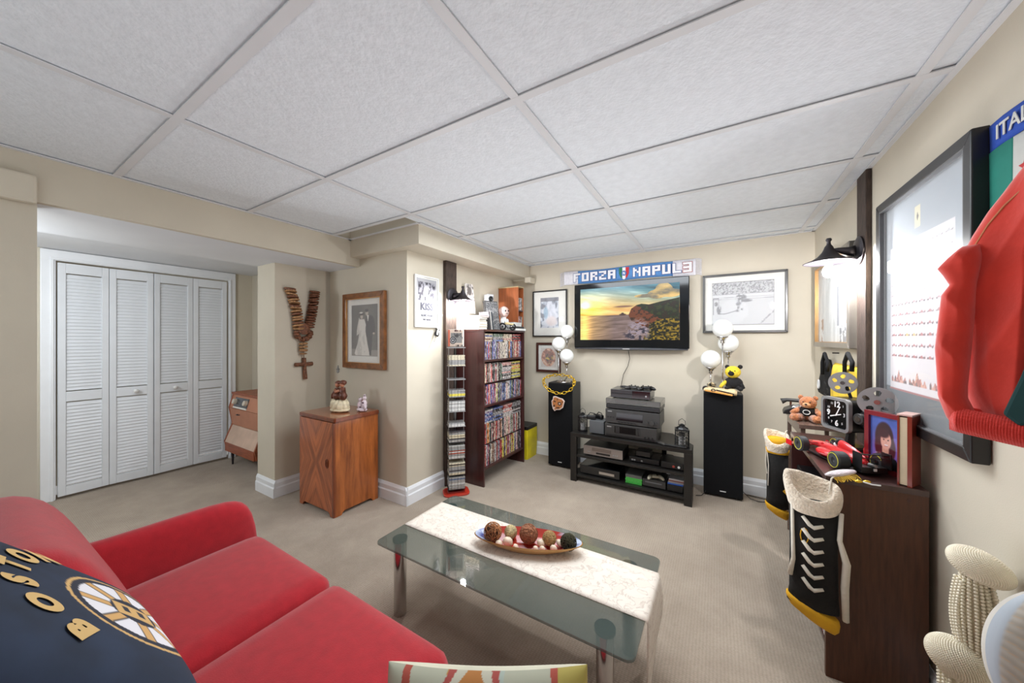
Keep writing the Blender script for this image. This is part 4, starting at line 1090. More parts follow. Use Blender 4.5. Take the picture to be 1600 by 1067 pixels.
def noisepic(c1, c2, s, k=9, thr=.5): return lambda U, V: mixc(mixc(flat(U, c1), (fbm(U*k, V*k, s, 5) > thr).astype(float), c2), (fbm(U*k, V*k, s+7, 4) < .36).astype(float), tuple(int(x*.5) for x in c1))
def leaning_card(name, label, cat, loc, w, h, t, rz, lean, paint, edge, nu=40, nv=50):
    T = thing(name, label, cat, loc, rot=(lean, 0, rz))
    B().bb(-w/2, w/2, -t/2, t/2, 0, h).build('body', edge, T, bevel=.001); picture('cover', T, w-.004, h-.004, nu, nv, paint, m_picg, y=-t/2-.001, z=h/2); return T
def listing(U, V): return mixc(mixc(flat(U, (84, 84, 86)), (vn(U*34, np.floor(V*26)*3.7, 2) > .5)*(np.sin(V*160) > 0).astype(float), (168, 166, 164)), ((U < .04) | (U > .96) | (V > .97)).astype(float), (60, 58, 58))
leaning_card('box_set', 'dark disc box set with lines of small print leaning on the bookcase top', 'box set', (-1.97, 2.90, TB+.005), .17, .30, .03, PI/2-.3, -.18, listing, m_greydk, 60, 80)
leaning_card('photo_card', 'small pale picture card high on the wall side of the left sconce', 'card', (-2.10, 2.70, TB+.165), .12, .30, .004, PI/2-.1, -.12, lambda U, V: mixc(noisepic((206, 196, 190), (236, 232, 228), 3)(U, V), ell(U, V, .5, .75, .25, .15), (120, 112, 108)), m_paper)
for k, (y, c, nm) in enumerate(((2.785, (90, 88, 90), 'charcoal'), (2.805, (200, 196, 190), 'pale'), (2.83, (70, 76, 84), 'slate'))):
    o = B().bb(-.065, .065, -.007, .007, 0, .18).build('film_case', M('tilt_%d' % k, c, .4), None, loc=(-1.98, y, TB+.002), rot=(.16, 0, -.1)); tag(o, '%s film case leaning on the bookcase top beside the book stack' % nm, 'film case')
leaning_card('comic_book', 'red and white upright card behind the round-headed figure on the bookcase', 'card', (-2.02, 3.03, TB+.004), .09, .24, .006, PI/2-.1, -.10, lambda U, V: mixc(flat(U, (176, 64, 74)), (vn(U*3, V*14, 3) > .5).astype(float)*(np.abs(U-.5) < .28), (226, 214, 212)), m_paper)
T = thing('camera_speaker', 'small grey cube speaker with a black round cone above the bookcase', 'speaker', (-2.09, 3.0, 1.745), rz=PI/2-.45)
B().bb(-.04, .04, -.03, .05, 0, .095).build('cabinet', M('silver_plastic', (182, 182, 184), .4), T, bevel=.008)
B().lathe([(.026, 0), (.028, .004), (.022, .006), (.008, .0), (0, .002)], (0, -.031, .045), n=20, mtx=Matrix.Rotation(PI/2, 4, 'X')).build('cone', m_black, T)
B().bb(-.015, .015, .045, .10, .03, .06).build('wall_bracket', m_black, T)
# round-headed figure and companion
T = thing('figurine', 'pale figurine with a big round head behind the toy motorcycle', 'figurine', (-1.97, 3.10, TB), rz=PI/2-.3)
m_skin = M('vinyl_pink', (222, 190, 180), .5, var=.05)
B().ball((0, 0, .20), (.058, .055, .062), 20, 14).build('head', m_skin, T, smooth=True)
B().tube([(0, 0, 0), (0, 0, .07), (0, 0, .15)], [.04, .036, .025], 12).ball((-.04, -.01, .10), (.014, .02, .03), 8, 8).ball((.04, -.01, .10), (.014, .02, .03), 8, 8).build('body', m_white, T, smooth=True)
B().ball((-.02, -.052, .21), (.009, .005, .011), 8, 6).ball((.02, -.052, .21), (.009, .005, .011), 8, 6).tube([(-.014, -.054, .185), (0, -.057, .18), (.014, -.054, .185)], .0025, 5).build('face_marks', m_black, T)
T = thing('figurine', 'small cream ribbed figurine right of the round-headed figure', 'figurine', (-2.03, 3.17, TB), rz=PI/2-.3)
b = B(); b.lathe([(.04, 0), (.045, .02), (.03, .035), (.038, .06), (.034, .09), (.02, .11), (.0, .115)], n=16); b.build('body', M('cream_vinyl', (214, 206, 170), .5, var=.2, vscale=40), T, smooth=True)
B().ball((0, 0, .145), (.026, .026, .03), 14, 10).build('head', m_white, T, smooth=True); B().ball((0, 0, .165), (.03, .03, .014), 12, 6).build('cap', M('olive_vinyl', (120, 122, 92), .6), T, smooth=True)
# toy motorcycle in front
T = thing('toy_motorcycle', 'toy motorcycle with a big spoked front wheel on the bookcase edge', 'toy', (-1.875, 3.02, TB+.0015), rz=.55)
def wheel(r, x):
    b = B(); b.tube([(x+r*math.cos(a*PI/12), 0, r+.006+r*math.sin(a*PI/12)) for a in range(24)], .008, 6, closed=True)
    for a in range(6): b.tube([(x, 0, r+.006), (x+r*math.cos(a*PI/3), 0, r+.006+r*math.sin(a*PI/3))], .002, 4)
    b.cyl((x, -.006, r+.006), (x, .006, r+.006), .009, n=10); return b
wheel(.032, -.05).build('front_wheel', m_black, T); wheel(.028, .055).build('rear_wheel', m_black, T)
B().tube([(-.05, 0, .036), (-.03, 0, .085)], .004, 6).tube([(-.03, -.04, .092), (-.028, 0, .088), (-.03, .04, .092)], .003, 6).tube([(-.03, 0, .08), (.055, 0, .034)], .006, 6).build('frame', m_chrome, T)
B().ball((.0, 0, .07), (.03, .016, .014), 12, 8).ball((.045, 0, .062), (.026, .015, .009), 12, 8).build('tank_and_seat', M('cream_enamel', (224, 200, 150), .25), T, smooth=True); B().ball((.008, 0, .04), (.022, .016, .02), 10, 8, jit=.1).build('engine', m_steel, T)
# flat devices and small brown shelf unit
for k, (w_, d_, h, c, lb) in enumerate(((.23, .22, .022, (226, 226, 222), 'white flat box under the black player on the bookcase edge'), (.20, .19, .022, (44, 44, 46), 'black flat player between two pale boxes on the bookcase'), (.15, .16, .045, (206, 206, 202), 'pale grey box on top of the black flat player'))):
    o = B().bb(-w_/2, w_/2, -d_/2, d_/2, 0, h).build('media_box', M('media_%d' % k, c, .4), None, bevel=.002, loc=(-1.925+.01*k, 3.195, [TB, TB+.0225, TB+.045][k])); 
    o.location.y = 3.20; tag(o, lb, 'box')
    o.location.x = -1.93
T = thing('disc_cabinet', 'small upright orange-brown wooden disc cabinet on the far end of the bookcase', 'shelf unit', (-2.045, 3.375, 1.475), rz=PI/2)
m_ob = M('orange_wood', (166, 92, 52), .4, var=.1, vscale=6, stretch=(10, 10, 1), coat=.2)
# stands on a bracket board fixed at bookcase height; open front faces the room
B().bb(-.062, -.050, -.13, .13, 0, .47).build('side_panel', m_ob, T); B().bb(.050, .062, -.13, .13, 0, .47).build('side_panel', m_ob, T)
B().bb(-.05, .05, .118, .13, 0, .47).build('back_panel', m_ob, T); B().bb(-.068, .068, -.135, .135, .47, .482).build('top', M('pale_top', (190, 170, 130), .4), T, bevel=.002)
for z in (0, .20): B().bb(-.05, .05, -.13, .118, z, z+.014).build('shelf', m_espresso, T)
B().bb(-.075, .075, -.14, .13, -.016, 0).build('bracket_board', m_espresso, T)
for k in range(16):
    z0 = .0145 if k < 8 else .2145; y = 3.375-.042+(k % 8)*.012
    c = random.choice(['white', 'grey', 'black', 'red', 'cream'])
    o = cdb.build('disc_case', SPM[c], None) if False else B().bb(-.12, 0, -.0052, .0052, 0, .14 if k >= 8 else .13).build('disc_case', SPM[c], None, loc=(-1.925, y, 1.475+z0))
    tag(o, '%s disc case, %s from the left on the %s shelf of the orange-brown cabinet' % (c, ['1st', '2nd', '3rd', '4th', '5th', '6th', '7th', '8th'][k % 8], 'lower' if k < 8 else 'upper'), 'disc case', 'discs on the %s shelf of the orange-brown cabinet' % ('lower' if k < 8 else 'upper'))

# yellow bag
YB_ = thing('shopping_bag', 'yellow shopping bag with black rim and black lettering on the floor by the bookcase', 'bag', (-1.935, 3.495, 0))
b = B(); vs = []
for z, k, q in ((0, .95, 0), (.12, .98, .004), (.24, 1.0, -.004), (.34, 1.0, 0)):
    for i, (x, y) in enumerate(rrect(.105*k, .12*k, .01, 3)): vs.append((x+q*math.sin(i*1.7+z*20)*1.5, y+q*math.cos(i*2.1), z))
n = len(rrect(.1, .1, .01, 3)); fs = [(i*n+k, i*n+(k+1) % n, (i+1)*n+(k+1) % n, (i+1)*n+k) for i in range(3) for k in range(n)]+[tuple(reversed(range(n)))]
o = b.add(vs, fs).build('bag_body', M('yellow_vinyl', (222, 204, 32), .5, var=.06, bump=.3, bscale=12), YB_)
B().zprism(rrect(.108, .123, .012, 3), .335, .372).build('rim', m_black, YB_, bevel=.003)
text('HARVEY', .045, m_black, YB_, .1065, 0, .19, rot=(PI/2, 0, PI/2), off=.001); text('D HAR', .04, m_black, YB_, .0, -.1215, .19, off=.001)

# ------------------------------------------------------------------ floor speakers, chain, lamps
m_spk = M('speaker_grille', (10, 11, 14), .85, var=.05, bump=.2, bscale=400, spec=.3); m_spkb = M('speaker_vinyl', (34, 33, 33), .45, var=.04)
def tower(label, loc, w_, d_, h, rz):
    T = thing('floor_speaker', label, 'speaker', loc, rz)
    B().bb(-w_/2, w_/2, 0, d_, 0.012, h).build('cabinet', m_spkb, T, bevel=.003)
    B().bb(-w_/2+.003, w_/2-.003, -.016, -.0005, .018, h-.008).build('grille', m_spk, T, bevel=.005)
    B().bb(-.022, .022, -.0185, -.0162, .055, .062).build('badge', m_white, T)
    for x in (-w_/2+.03, w_/2-.03):
        for y in (.03, d_-.03): B().cyl((x, y, 0), (x, y, .0125), .014, n=10).build('foot', m_black, T)
    return T
tower('black tower speaker wearing a gold chain left of the television stand', (-1.43, 3.372, 0), .275, .235, .895, .0)
tower('black tower speaker carrying a plush toy right of the television stand', (.040, 3.445, 0), .29, .185, .895, .02)
SPZ = .8955
# chain: flat lying back part, front part hanging
CH = thing('chain_necklace', 'chunky gold chain necklace with bear head pendant over the left speaker', 'necklace', (-1.43, 3.36, SPZ))
N_ = 24
def cpt(t):
    a = 2*PI*t; x = .175*math.sin(a); 
    z = .045-.128*math.cos(a)*1.0 if math.cos(a) > 0 else .045-.06*math.cos(a)
    y = -.042 if math.cos(a) > -.1 else -.042+.06*min(1, -math.cos(a)*1.3)
    return Vector((x, y, z-.02))
proto = None
for i in range(N_):
    t = (i+.5)/N_; p0 = cpt(t-.5/N_); p1 = cpt(t+.5/N_); d = (p1-p0)
    if proto is None:
        b = B(); n = 16; b.tube([(.0245*math.cos(q*2*PI/n), .014*math.sin(q*2*PI/n), 0) for q in range(n)], .0048, 6, closed=True); proto = b.build('link', m_gold, CH, smooth=True); o = proto
    else: o = proto.copy(); COL.objects.link(o)
    o.location = (p0+p1)/2
    q = d.to_track_quat('X', 'Z').to_euler(); q.rotate_axis('X', (PI/2.2 if i % 2 else .35)); o.rotation_euler = q
T = CH
ol = [(-.055, .07), (-.03, .075), (.02, .06), (.05, .055), (.075, .03), (.065, 0), (.055, -.04), (.02, -.065), (-.02, -.07), (-.04, -.085), (-.06, -.06), (-.07, -.02), (-.075, .02), (-.06, .04)]
pm = M('pendant_white', (220, 200, 190), .5); po = M('pendant_orange', (178, 112, 62), .5); pk = M('pendant_dark', (60, 38, 30), .5)
pz = cpt(0).z-.105
B().prism(ol, -.050, -.040).build('pendant', pm, CH, loc=(0, -.003, pz), bevel=.002)
B().prism([(x*.84, z*.84) for x, z in ol], -.053, -.050).build('bear_face', po, CH, loc=(0, -.003, pz))
for P in ([(-.04, .03), (-.02, .02), (-.03, .01), (-.05, .02)], [(.0, .015), (.03, .02), (.045, -.005), (.02, -.02), (.0, -.01)], [(-.055, -.025), (-.035, -.012), (-.03, -.03), (-.05, -.04)], [(-.02, -.04), (.02, -.035), (.015, -.048), (-.015, -.052)], [(.05, .03), (.056, .02), (.048, .01), (.042, .022)], [(-.01, .05), (-.004, .03), (.002, .05)]):
    B().prism(P, -.0545, -.053).build('bear_marking', pk, CH, loc=(0, -.003, pz))
for P in ([(.012, .006), (.028, .008), (.028, -.006), (.014, -.006)], [(-.05, -.042), (-.03, -.04), (-.035, -.055), (-.05, -.055)]):
    B().prism(P, -.056, -.0545).build('bear_marking', pm, CH, loc=(0, -.003, pz))

def globe_lamp(label, base, tops, r):
    T = thing('globe_lamp', label, 'table lamp', base)
    B().lathe([(.075, 0), (.078, .006), (.06, .014), (.02, .02), (.008, .024)], n=24).build('base', m_chrome, T, smooth=True)
    for (x, y, z) in tops:
        k = r
        B().tube([(x*.25, y*.25, .018), (x*.9, y*.9, .05), (x, y, .09), (x, y, z-k-.035)], .0055, 8).build('stem', m_chrome, T, smooth=True)
        B().lathe([(.008, -.05), (.018, -.045), (.012, -.03), (.022, -.02), (.03, -.006), (.045, .004), (.040, .012)], (x, y, z-k), n=20).build('gallery', m_chrome, T, smooth=True)
        B().ball((x, y, z), k, 28, 18).build('globe', m_globe, T, smooth=True)
    return T
def rel(u, v, y, b): q = at(u, v, 'y', y); return (q.x-b[0], y-b[1], q.z-b[2])
bL = (-1.425, 3.455, SPZ)
globe_lamp('chrome lamp with three white globes on the left speaker', bL, [rel(886, 518, 3.50, bL), rel(873, 537, 3.44, bL), rel(885.5, 556, 3.385, bL)], .074)
bR = (.045, 3.552, SPZ)
globe_lamp('chrome lamp with three white globes on the right speaker', bR, [rel(1129, 513, 3.47, bR), rel(1110.5, 561, 3.50, bR), rel(1138, 536, 3.555, bR)], .080)

# plush toy and soft sports things on the right speaker
m_yel = M('yellow_wool', (236, 206, 60), .95, var=.08, vscale=60, bump=.6, bscale=120); m_blk = M('black_wool', (30, 28, 30), .95, var=.1, bump=.6, bscale=120); m_wool = M('cream_wool', (228, 204, 160), .95, var=.05, bump=.5, bscale=100)
T = thing('plush_bear', 'crocheted yellow and black plush bear behind the lamp on the right speaker', 'plush toy', (.118, 3.478, SPZ+.040))
b = B().ball((0, 0, .052), (.068, .045, .052), 16, 12); b.build('body', m_blk, T, smooth=True)
B().ball((-.005, -.012, .145), (.058, .05, .052), 18, 12).build('head', m_yel, T, smooth=True)
B().ball((-.018, -.055, .135), (.024, .016, .02), 12, 8).build('muzzle', m_blk, T, smooth=True)
for x in (-.022, .012): B().ball((x-.005, -.058, .158), .005, 8, 6).build('eye', m_blk, T, smooth=True)
for x, z in ((-.045, .187), (.048, .19)): B().ball((x, 0, z), (.018, .010, .018), 10, 8).build('ear', m_blk, T, smooth=True)
for x in (-.085, .062): B().tube([(x*.6, -.01, .06), (x, -.02, .03), (x*1.12, -.03, .012)], [.018, .015, .013], 8).build('arm', m_yel if x < 0 else m_blk, T, smooth=True)
for x in (-.045, .045): B().tube([(x*.6, -.02, .02), (x*1.1, -.055, .006), (x*1.15, -.07, .014)], [.02, .018, .016], 8).build('leg', m_blk, T, smooth=True)
T = thing('knit_slipper', 'cream and orange knitted skate slipper draped over the right speaker top', 'slipper', (.03, 3.425, SPZ), rot=(0, .09, -.05))
b = B(); vs = []
ring = 14; seg = [(-.135, .020, .018, .0), (-.12, .034, .028, .0), (-.08, .042, .034, .0), (-.02, .048, .036, 0), (.04, .05, .040, 0), (.085, .05, .044, .0), (.11, .036, .034, 0)]
for x, ry, rz_, o_ in seg:
    for k in range(ring): a = 2*PI*k/ring; vs.append((x, ry*math.cos(a), max(0.0, rz_*.6+rz_*.62*math.sin(a))))
fs = [(i*ring+k, i*ring+(k+1) % ring, (i+1)*ring+(k+1) % ring, (i+1)*ring+k) for i in range(len(seg)-1) for k in range(ring)]+[tuple(reversed(range(ring))), tuple(range(len(vs)-ring, len(vs)))]
b.add(vs, [tuple(reversed(f)) for f in fs]).build('shell', m_wool, T, smooth=True)
B().tube([(-.04, -.047, .03), (.0, -.05, .026), (.05, -.053, .022), (.09, -.046, .014)], .005, 6).build('stripe', m_blk, T); B().tube([(-.12, -.035, .012), (-.02, -.052, .01), (.08, -.054, .006)], .008, 6).build('trim', M('orange_wool', (226, 160, 84), .95, bump=.4), T)
B().tube([(-.06+.014*math.cos(q*PI/8), -.050, .024+.011*math.sin(q*PI/8)) for q in range(16)], .0035, 5, closed=True).build('emblem', m_blk, T)
T = thing('plush_toy', 'small black, cream and yellow striped plush lying left of the lamp on the right speaker', 'plush toy', (-.075, 3.53, SPZ), rz=.3)
B().ball((-.02, -.01, .024), (.026, .024, .024), 12, 8).build('head', m_blk, T, smooth=True); B().ball((.03, 0, .04), (.036, .026, .04), 12, 8).build('body', m_wool, T, smooth=True)
b = B()
for z in (.05, .062): b.tube([(.03+.034*math.cos(q*PI/8), .026*math.sin(q*PI/8), z) for q in range(16)], .003, 5, closed=True)
b.build('stripes', m_blk, T); B().ball((.018, -.024, .062), .014, 10, 6).build('paw', m_blk, T, smooth=True)

# ------------------------------------------------------------------ television stand and electronics
STX, STY = -.695, 3.11
ST = thing('television_stand', 'low black television stand with three tiers in front of the back wall', 'stand', (STX, STY, 0))
def tier(z0, z1, nm, ins=0):
    P = [(-.52+ins, ins), (.52-ins, ins), (.52-ins, .17), (.33, .47), (-.33, .47), (-.52+ins, .17)]
    B().zprism(P, z0, z1).build(nm, m_blackwood, ST, bevel=.002)
tier(.428, .462, 'top'); tier(.235, .258, 'shelf', .012); tier(.045, .068, 'shelf', .012)
for x in (-.52, .46): B().bb(x, x+.06, -.0, .04, 0, .428).build('leg', m_blackwood, ST, bevel=.002)
for x in (-.28, .24): B().bb(x, x+.04, .42, .46, 0, .428).build('leg', m_blackwood, ST, bevel=.002)
for s_ in (-1, 1): B().bb(s_*.512-.008, s_*.512+.008, .04, .15, .01, .428).build('side_rail', m_blackwood, ST)
T1, T2, T3 = .4625, .2585, .0685
def device(name, label, u0, u1, yf, z0, h, d, m, rz=0, cat='electronics', front=None):
    x0 = at(u0, 650, 'y', yf).x; x1 = at(u1, 650, 'y', yf).x
    T = thing(name, label, cat, ((x0+x1)/2, yf, z0), rz); w_ = x1-x0
    B().bb(-w_/2, w_/2, 0, d, .008, h).build('case', m, T, bevel=.003)
    for x in (-w_/2+.03, w_/2-.03):
        for y in (.03, d-.03): B().cyl((x, y, 0), (x, y, .009), .012, n=10).build('foot', m_black, T)
    if front: front(T, w_, h)
    return T
m_disp = M('display_black', (8, 9, 12), .1, coat=.5)
def fr_receiver(T, w_, h):
    B().bb(-w_/2+.10, w_/2-.14, -.002, .0, h*.30, h*.80).build('display', m_disp, T)
    for i in range(6): B().bb(-w_/2+.115+i*.028, -w_/2+.133+i*.028, -.005, .0, h*.16, h*.22).build('button', m_black, T)
    for x, r in ((w_/2-.10, .010), (w_/2-.06, .017), (w_/2-.028, .008)): B().cyl((x, -.018, h*.36), (x, 0, h*.36), r, n=20).build('knob', m_greydk, T, bevel=.001)
    for i in range(3): B().cyl((-w_/2+.022+i*.026, -.006, h*.45), (-w_/2+.022+i*.026, 0, h*.45), .005, n=10).build('button', m_black, T)
    B().bb(-w_/2+.02, -w_/2+.06, -.0008, 0, h*.82, h*.88).build('badge', m_steel, T)
def fr_deck(T, w_, h):
    B().bb(-w_/2+.09, w_/2-.14, -.002, .0, h*.38, h*.86).build('display', m_disp, T)
    for x in (-w_/2+.10, w_/2-.17):
        for i in range(3): B().bb(x+i*.012, x+.008+i*.012, -.005, 0, h*.40, h*.84).build('key', m_greydk, T)
    B().bb(-w_/2+.02, -w_/2+.06, -.0008, 0, h*.74, h*.82).build('badge', m_steel, T)
    B().bb(-w_/2+.01, w_/2-.01, -.002, 0, h*.14, h*.20).build('trim_line', m_black, T)
    for i in range(3): B().cyl((w_/2-.035-i*.03, -.006, h*.3), (w_/2-.035-i*.03, 0, h*.3), .007, n=12).build('knob', m_black, T)
device('tape_deck', 'charcoal stereo deck at the bottom of the stack on the television stand', 945, 1026, 3.155, T1, .122, .30, m_greydk, front=fr_deck)
device('stereo_receiver', 'charcoal stereo receiver with display in the middle of the stack', 946, 1031, 3.16, T1+.1225, .133, .28, m_greydk, front=fr_receiver)
zt = T1+.2560
T = device('turntable', 'black turntable with smoky dust cover on the stereo receiver', 947, 1031, 3.165, zt, .045, .32, m_black)
w_ = .48
B().bb(-w_/2+.004, w_/2-.004, .004, .31, .046, .098).build('dust_cover', M('smoky_acrylic', (78, 76, 72), .05, alpha=.75, var=0, coat=.4), T, bevel=.006)
B().cyl((-.04, .15, .0455), (-.04, .15, .058), .14, n=32).build('platter', m_greydk, T); B().tube([(.17, .24, .07), (.12, .12, .07), (.04, .06, .065)], .004, 6).build('tonearm', m_chrome, T)
zt += .0985
def fr_box(T, w_, h):
    B().bb(-w_/2+.004, 0.02, -.001, 0, h*.5, h*.62).build('disc_slot', m_black, T); B().bb(.02, w_/2-.004, -.001, 0, .012, h-.004).build('display', m_disp, T); B().cyl((w_/2-.035, -.002, h*.45), (w_/2-.035, 0, h*.45), .008, n=14).build('power_button', m_steel, T)
device('game_console', 'black game console on top of the turntable cover', 954, 1016, 3.19, zt, .082, .24, M('console_dark', (40, 40, 42), .3, coat=.3), front=fr_box)
zt += .0828
def gamepad(label, loc, rz, m):
    T = thing('game_controller', label, 'game controller', loc, rz)
    b = B(); b.ball((0, 0, .016), (.052, .028, .0155), 20, 12)
    b.build('shell', m, T, smooth=True)
    for s_ in (-1, 1): B().tube([(s_*.035, -.005, .016), (s_*.055, -.03, .012), (s_*.062, -.052, .009)], [.02, .015, .009], 8).build('grip', m, T, smooth=True)
    for x, y in ((-.028, .006), (.014, -.01)): B().lathe([(.006, 0), (.004, .008), (.008, .010), (.008, .013), (0, .012)], (x, y, .027), n=12).build('thumbstick', m_black, T)
    b = B()
    for dx, dy in ((.03, .018), (.03, -.0), (.039, .009), (.021, .009)): b.cyl((dx, dy, .024), (dx, dy, .031), .0035, n=8)
    b.build('buttons', m_grey, T)
    return T
gamepad('black game controller at the right end of the top console', (-.555, 3.30, zt), .4, m_black); gamepad('black game controller in the middle of the top console', (-.655, 3.27, zt), -.2, m_greydk)
T = thing('wired_headset', 'coiled black cable and earpiece at the left of the top console', 'headset', (-.745, 3.28, zt+.004))
b = B()
b.tube([(.035*math.cos(q*.4)*(1+.1*math.sin(q)), .03*math.sin(q*.4), .004+.0008*q*.4) for q in range(40)], .0035, 6); b.build('cable', m_black, T, smooth=True); B().ball((.0, 0, .012), (.016, .012, .012), 10, 8).build('earpiece', m_black, T, smooth=True)
# left small speaker with cameras on it
T = device('shelf_speaker', 'grey small box speaker left of the stereo stack', 921, 943.5, 3.17, T1, .125, .17, M('grey_box', (84, 86, 88), .6), cat='speaker')
for k, (x, y, rz, lb) in enumerate(((-1.045, 3.21, .3, 'black handheld camcorder lying left on the grey box speaker'), (-.985, 3.27, -.5, 'black handheld camcorder lying behind on the grey box speaker'))):
    T = thing('camcorder', lb, 'camera', (x+.005, y, T1+.126), rz)
    B().rbox((0, 0, .022), (.09, .04, .042), .012, n=4).build('body', m_black, T, smooth=True); B().cyl((-.045, 0, .024), (-.068, 0, .024), .016, n=14).build('lens', m_greydk, T, bevel=.001); B().tube([(-.03, 0, .042), (-.01, 0, .064), (.03, 0, .058), (.04, 0, .04)], .004, 6).build('handle', m_black, T)
# lanterns
def lantern(label, loc, s=1., sq=False):
    T = thing('candle_lantern', label, 'lantern', loc, .2)
    r = .048*s; h = .19*s
    if sq: P = rrect(r, r, .006, 2)
    else: P = [(r*math.cos(i*PI/4+PI/8), r*math.sin(i*PI/4+PI/8)) for i in range(8)]
    B().zprism([(x*1.08, y*1.08) for x, y in P], 0, .012*s).build('base', m_black, T); B().zprism([(x*1.06, y*1.06) for x, y in P], h*.72, h*.78).build('top_rim', m_black, T)
    b = B(); n = len(P)
    for i in range(n):
        p0, p1 = Vector((*P[i], 0)), Vector((*P[(i+1) % n], 0)); L_ = (p1-p0).length
        if L_ < .01: continue
        m_ = max(2, int(L_/.011))
        for j in range(m_+4):
            for sg in (1, -1):
                z0 = .012*s; x = (j-2)/m_
                a = p0.lerp(p1, x); a.z = z0; e = p0.lerp(p1, x+sg*.5); hh = h*.70
                for rep in range(5):
                    f0, f1 = rep/5, (rep+1)/5; xx0 = x if rep % 2 == 0 else x+sg*.5; xx1 = x+sg*.5 if rep % 2 == 0 else x
                    if min(xx0, xx1) < -.01 or max(xx0, xx1) > 1.01: continue
                    a = p0.lerp(p1, xx0); a.z = z0+(hh-z0)*f0; c_ = p0.lerp(p1, xx1); c_.z = z0+(hh-z0)*f1; b.tube([a, c_], .0016*s, 3)
        q = P[i]; b.tube([(q[0], q[1], .01*s), (q[0], q[1], h*.74)], .003*s, 4)
    o = b.build('lattice', m_black, T); o['kind'] = 'stuff'
    B().lathe([(r*1.0, h*.78), (r*.8, h*.84), (r*.45, h*.90), (r*.5, h*.95), (.004, h*1.0)], n=8).build('roof', m_black, T)
    B().tube([(-r*.55, 0, h*.93), (-r*.5, 0, h*1.12), (0, 0, h*1.22), (r*.5, 0, h*1.12), (r*.55, 0, h*.93)], .0022*s, 6).build('handle', m_iron, T)
    B().cyl((0, 0, .0125*s), (0, 0, .08*s), .026*s, n=16).build('candle', m_white, T)
    return T
lantern('black lattice candle lantern left of the grey box speaker', (-1.135, 3.235, T1), .95)
lantern('black lattice candle lantern at the right end of the television stand', (-.255, 3.19, T1), 1.0, True)
B_rc = B().rbox((0, 0, .009), (.17, .042, .017), .006, n=4).build('remote_control', m_black, None, smooth=True, loc=(-.30, 3.135, T1+.0003), rz=-.03)
B_rc.rotation_euler.z = -.05; tag(B_rc, 'black remote control lying in front of the right lantern', 'remote control')
o = B().rbox((0, 0, .008), (.13, .04, .015), .006, n=4).build('remote_control', m_greydk, None, smooth=True, loc=(-.42, 3.17, T1+.0003), rz=-.7); tag(o, 'dark grey remote control lying between the stereo stack and the right lantern', 'remote control')
# middle tier
def fr_vcr(T, w_, h):
    m_sil = M('vcr_silver', (150, 140, 134), .35, .5)
    B().bb(-w_/2, w_/2, -.006, 0, .008, h).build('front_panel', m_sil, T, bevel=.002); B().bb(-.06, .07, -.0075, -.006, h*.25, h*.42).build('display', m_disp, T); B().bb(-.10, .08, -.0072, -.006, h*.52, h*.86).build('tape_slot', M('slot_bronze', (120, 108, 100), .4, .4), T)
    for i, x in enumerate((-.135, -.12, .10, .118, .136)): B().cyl((x, -.009, h*.4), (x, -.006, h*.4), .006, n=12).build('button', m_steel, T)
device('video_recorder', 'silver video cassette recorder on the left of the middle tier', 912, 973, 3.16, T2, .092, .24, m_greydk, front=fr_vcr)
device('set_top_box', 'black set-top box in the centre of the middle tier', 983, 1030, 3.18, T2, .05, .19, m_black, front=lambda T, w_, h: [B().bb(-w_/2+.02+i*.02, -w_/2+.035+i*.02, -.001, 0, h*.35, h*.6).build('light', m_steel, T) for i in (0, 1, 4)])
o = device('small_console', 'small black box on top of the set-top box', 994, 1016, 3.20, T2+.0505, .05, .12, m_greydk)
def fr_dvr(T, w_, h):
    for x, c in ((w_/2-.075, (150, 60, 50)), (w_/2-.035, (220, 220, 216))): B().cyl((x, -.003, h*.5), (x, 0, h*.5), .010, n=16).build('button', M('btn%d' % c[0], c, .4), T)
device('video_recorder', 'black recorder with red and white round buttons at the right of the middle tier', 1033, 1068, 3.16, T2, .06, .2, m_black, front=fr_dvr)
# low tier
T = device('game_console', 'glossy black curved console with silver stripe on the left of the low tier', 906, 968, 3.16, T3, .085, .22, m_bez, front=lambda T, w_, h: B().bb(.0, .14, -.002, 0, h*.35, h*.62).build('silver_stripe', m_chrome, T))
for i in range(6):
    o = B().bb(-.07, .07, 0, .18, 0, .0125).build('game_case', M('game_green', (70, 172, 70), .25, coat=.3) if i < 4 else M('game_grey', (100, 100, 96), .35), None, bevel=.001, loc=(-.64+random.uniform(-.003, .003), 3.165, T3+.0005+i*.0132))
    tag(o, ('green game case, %s from the bottom of the small stack on the low tier' % ['first', 'second', 'third', 'fourth'][i] if i < 4 else ['grey game case lying directly on the green game cases', 'topmost grey game case of the stack with green game cases'][i-4]), 'game case', 'green game cases on the low tier' if i < 4 else 'grey game cases on the low tier')
device('disc_player', 'charcoal disc player under the pale game controller on the low tier', 1004, 1040, 3.165, T3, .068, .22, m_greydk, front=lambda T, w_, h: B().bb(-w_/2+.02, w_/2-.03, -.0015, 0, h*.6, h*.75).build('disc_tray', m_grey, T))
gamepad('pale cream game controller on the charcoal disc player in the low tier', (-.47, 3.225, T3+.0685), .3, M('pad_cream', (206, 200, 178), .4))
device('amplifier', 'black vented amplifier at the right end of the low tier', 1042, 1067, 3.165, T3, .06, .2, m_black)
for k, (c, lb) in enumerate((((50, 100, 190), 'bright blue game case lying on the amplifier'), ((150, 150, 156), 'grey game case above the bright blue case'), ((150, 96, 84), 'brownish game case near the top of the pile on the amplifier'), ((206, 204, 206), 'pale game case topmost on the amplifier pile'))):
    o = B().bb(-.07, .05, 0, .16, 0, .012).build('game_case', M('gc_%d' % k, c, .3), None, bevel=.001, loc=(-.295+.004*k, 3.175, T3+.061+k*.0125)); tag(o, lb, 'game case')
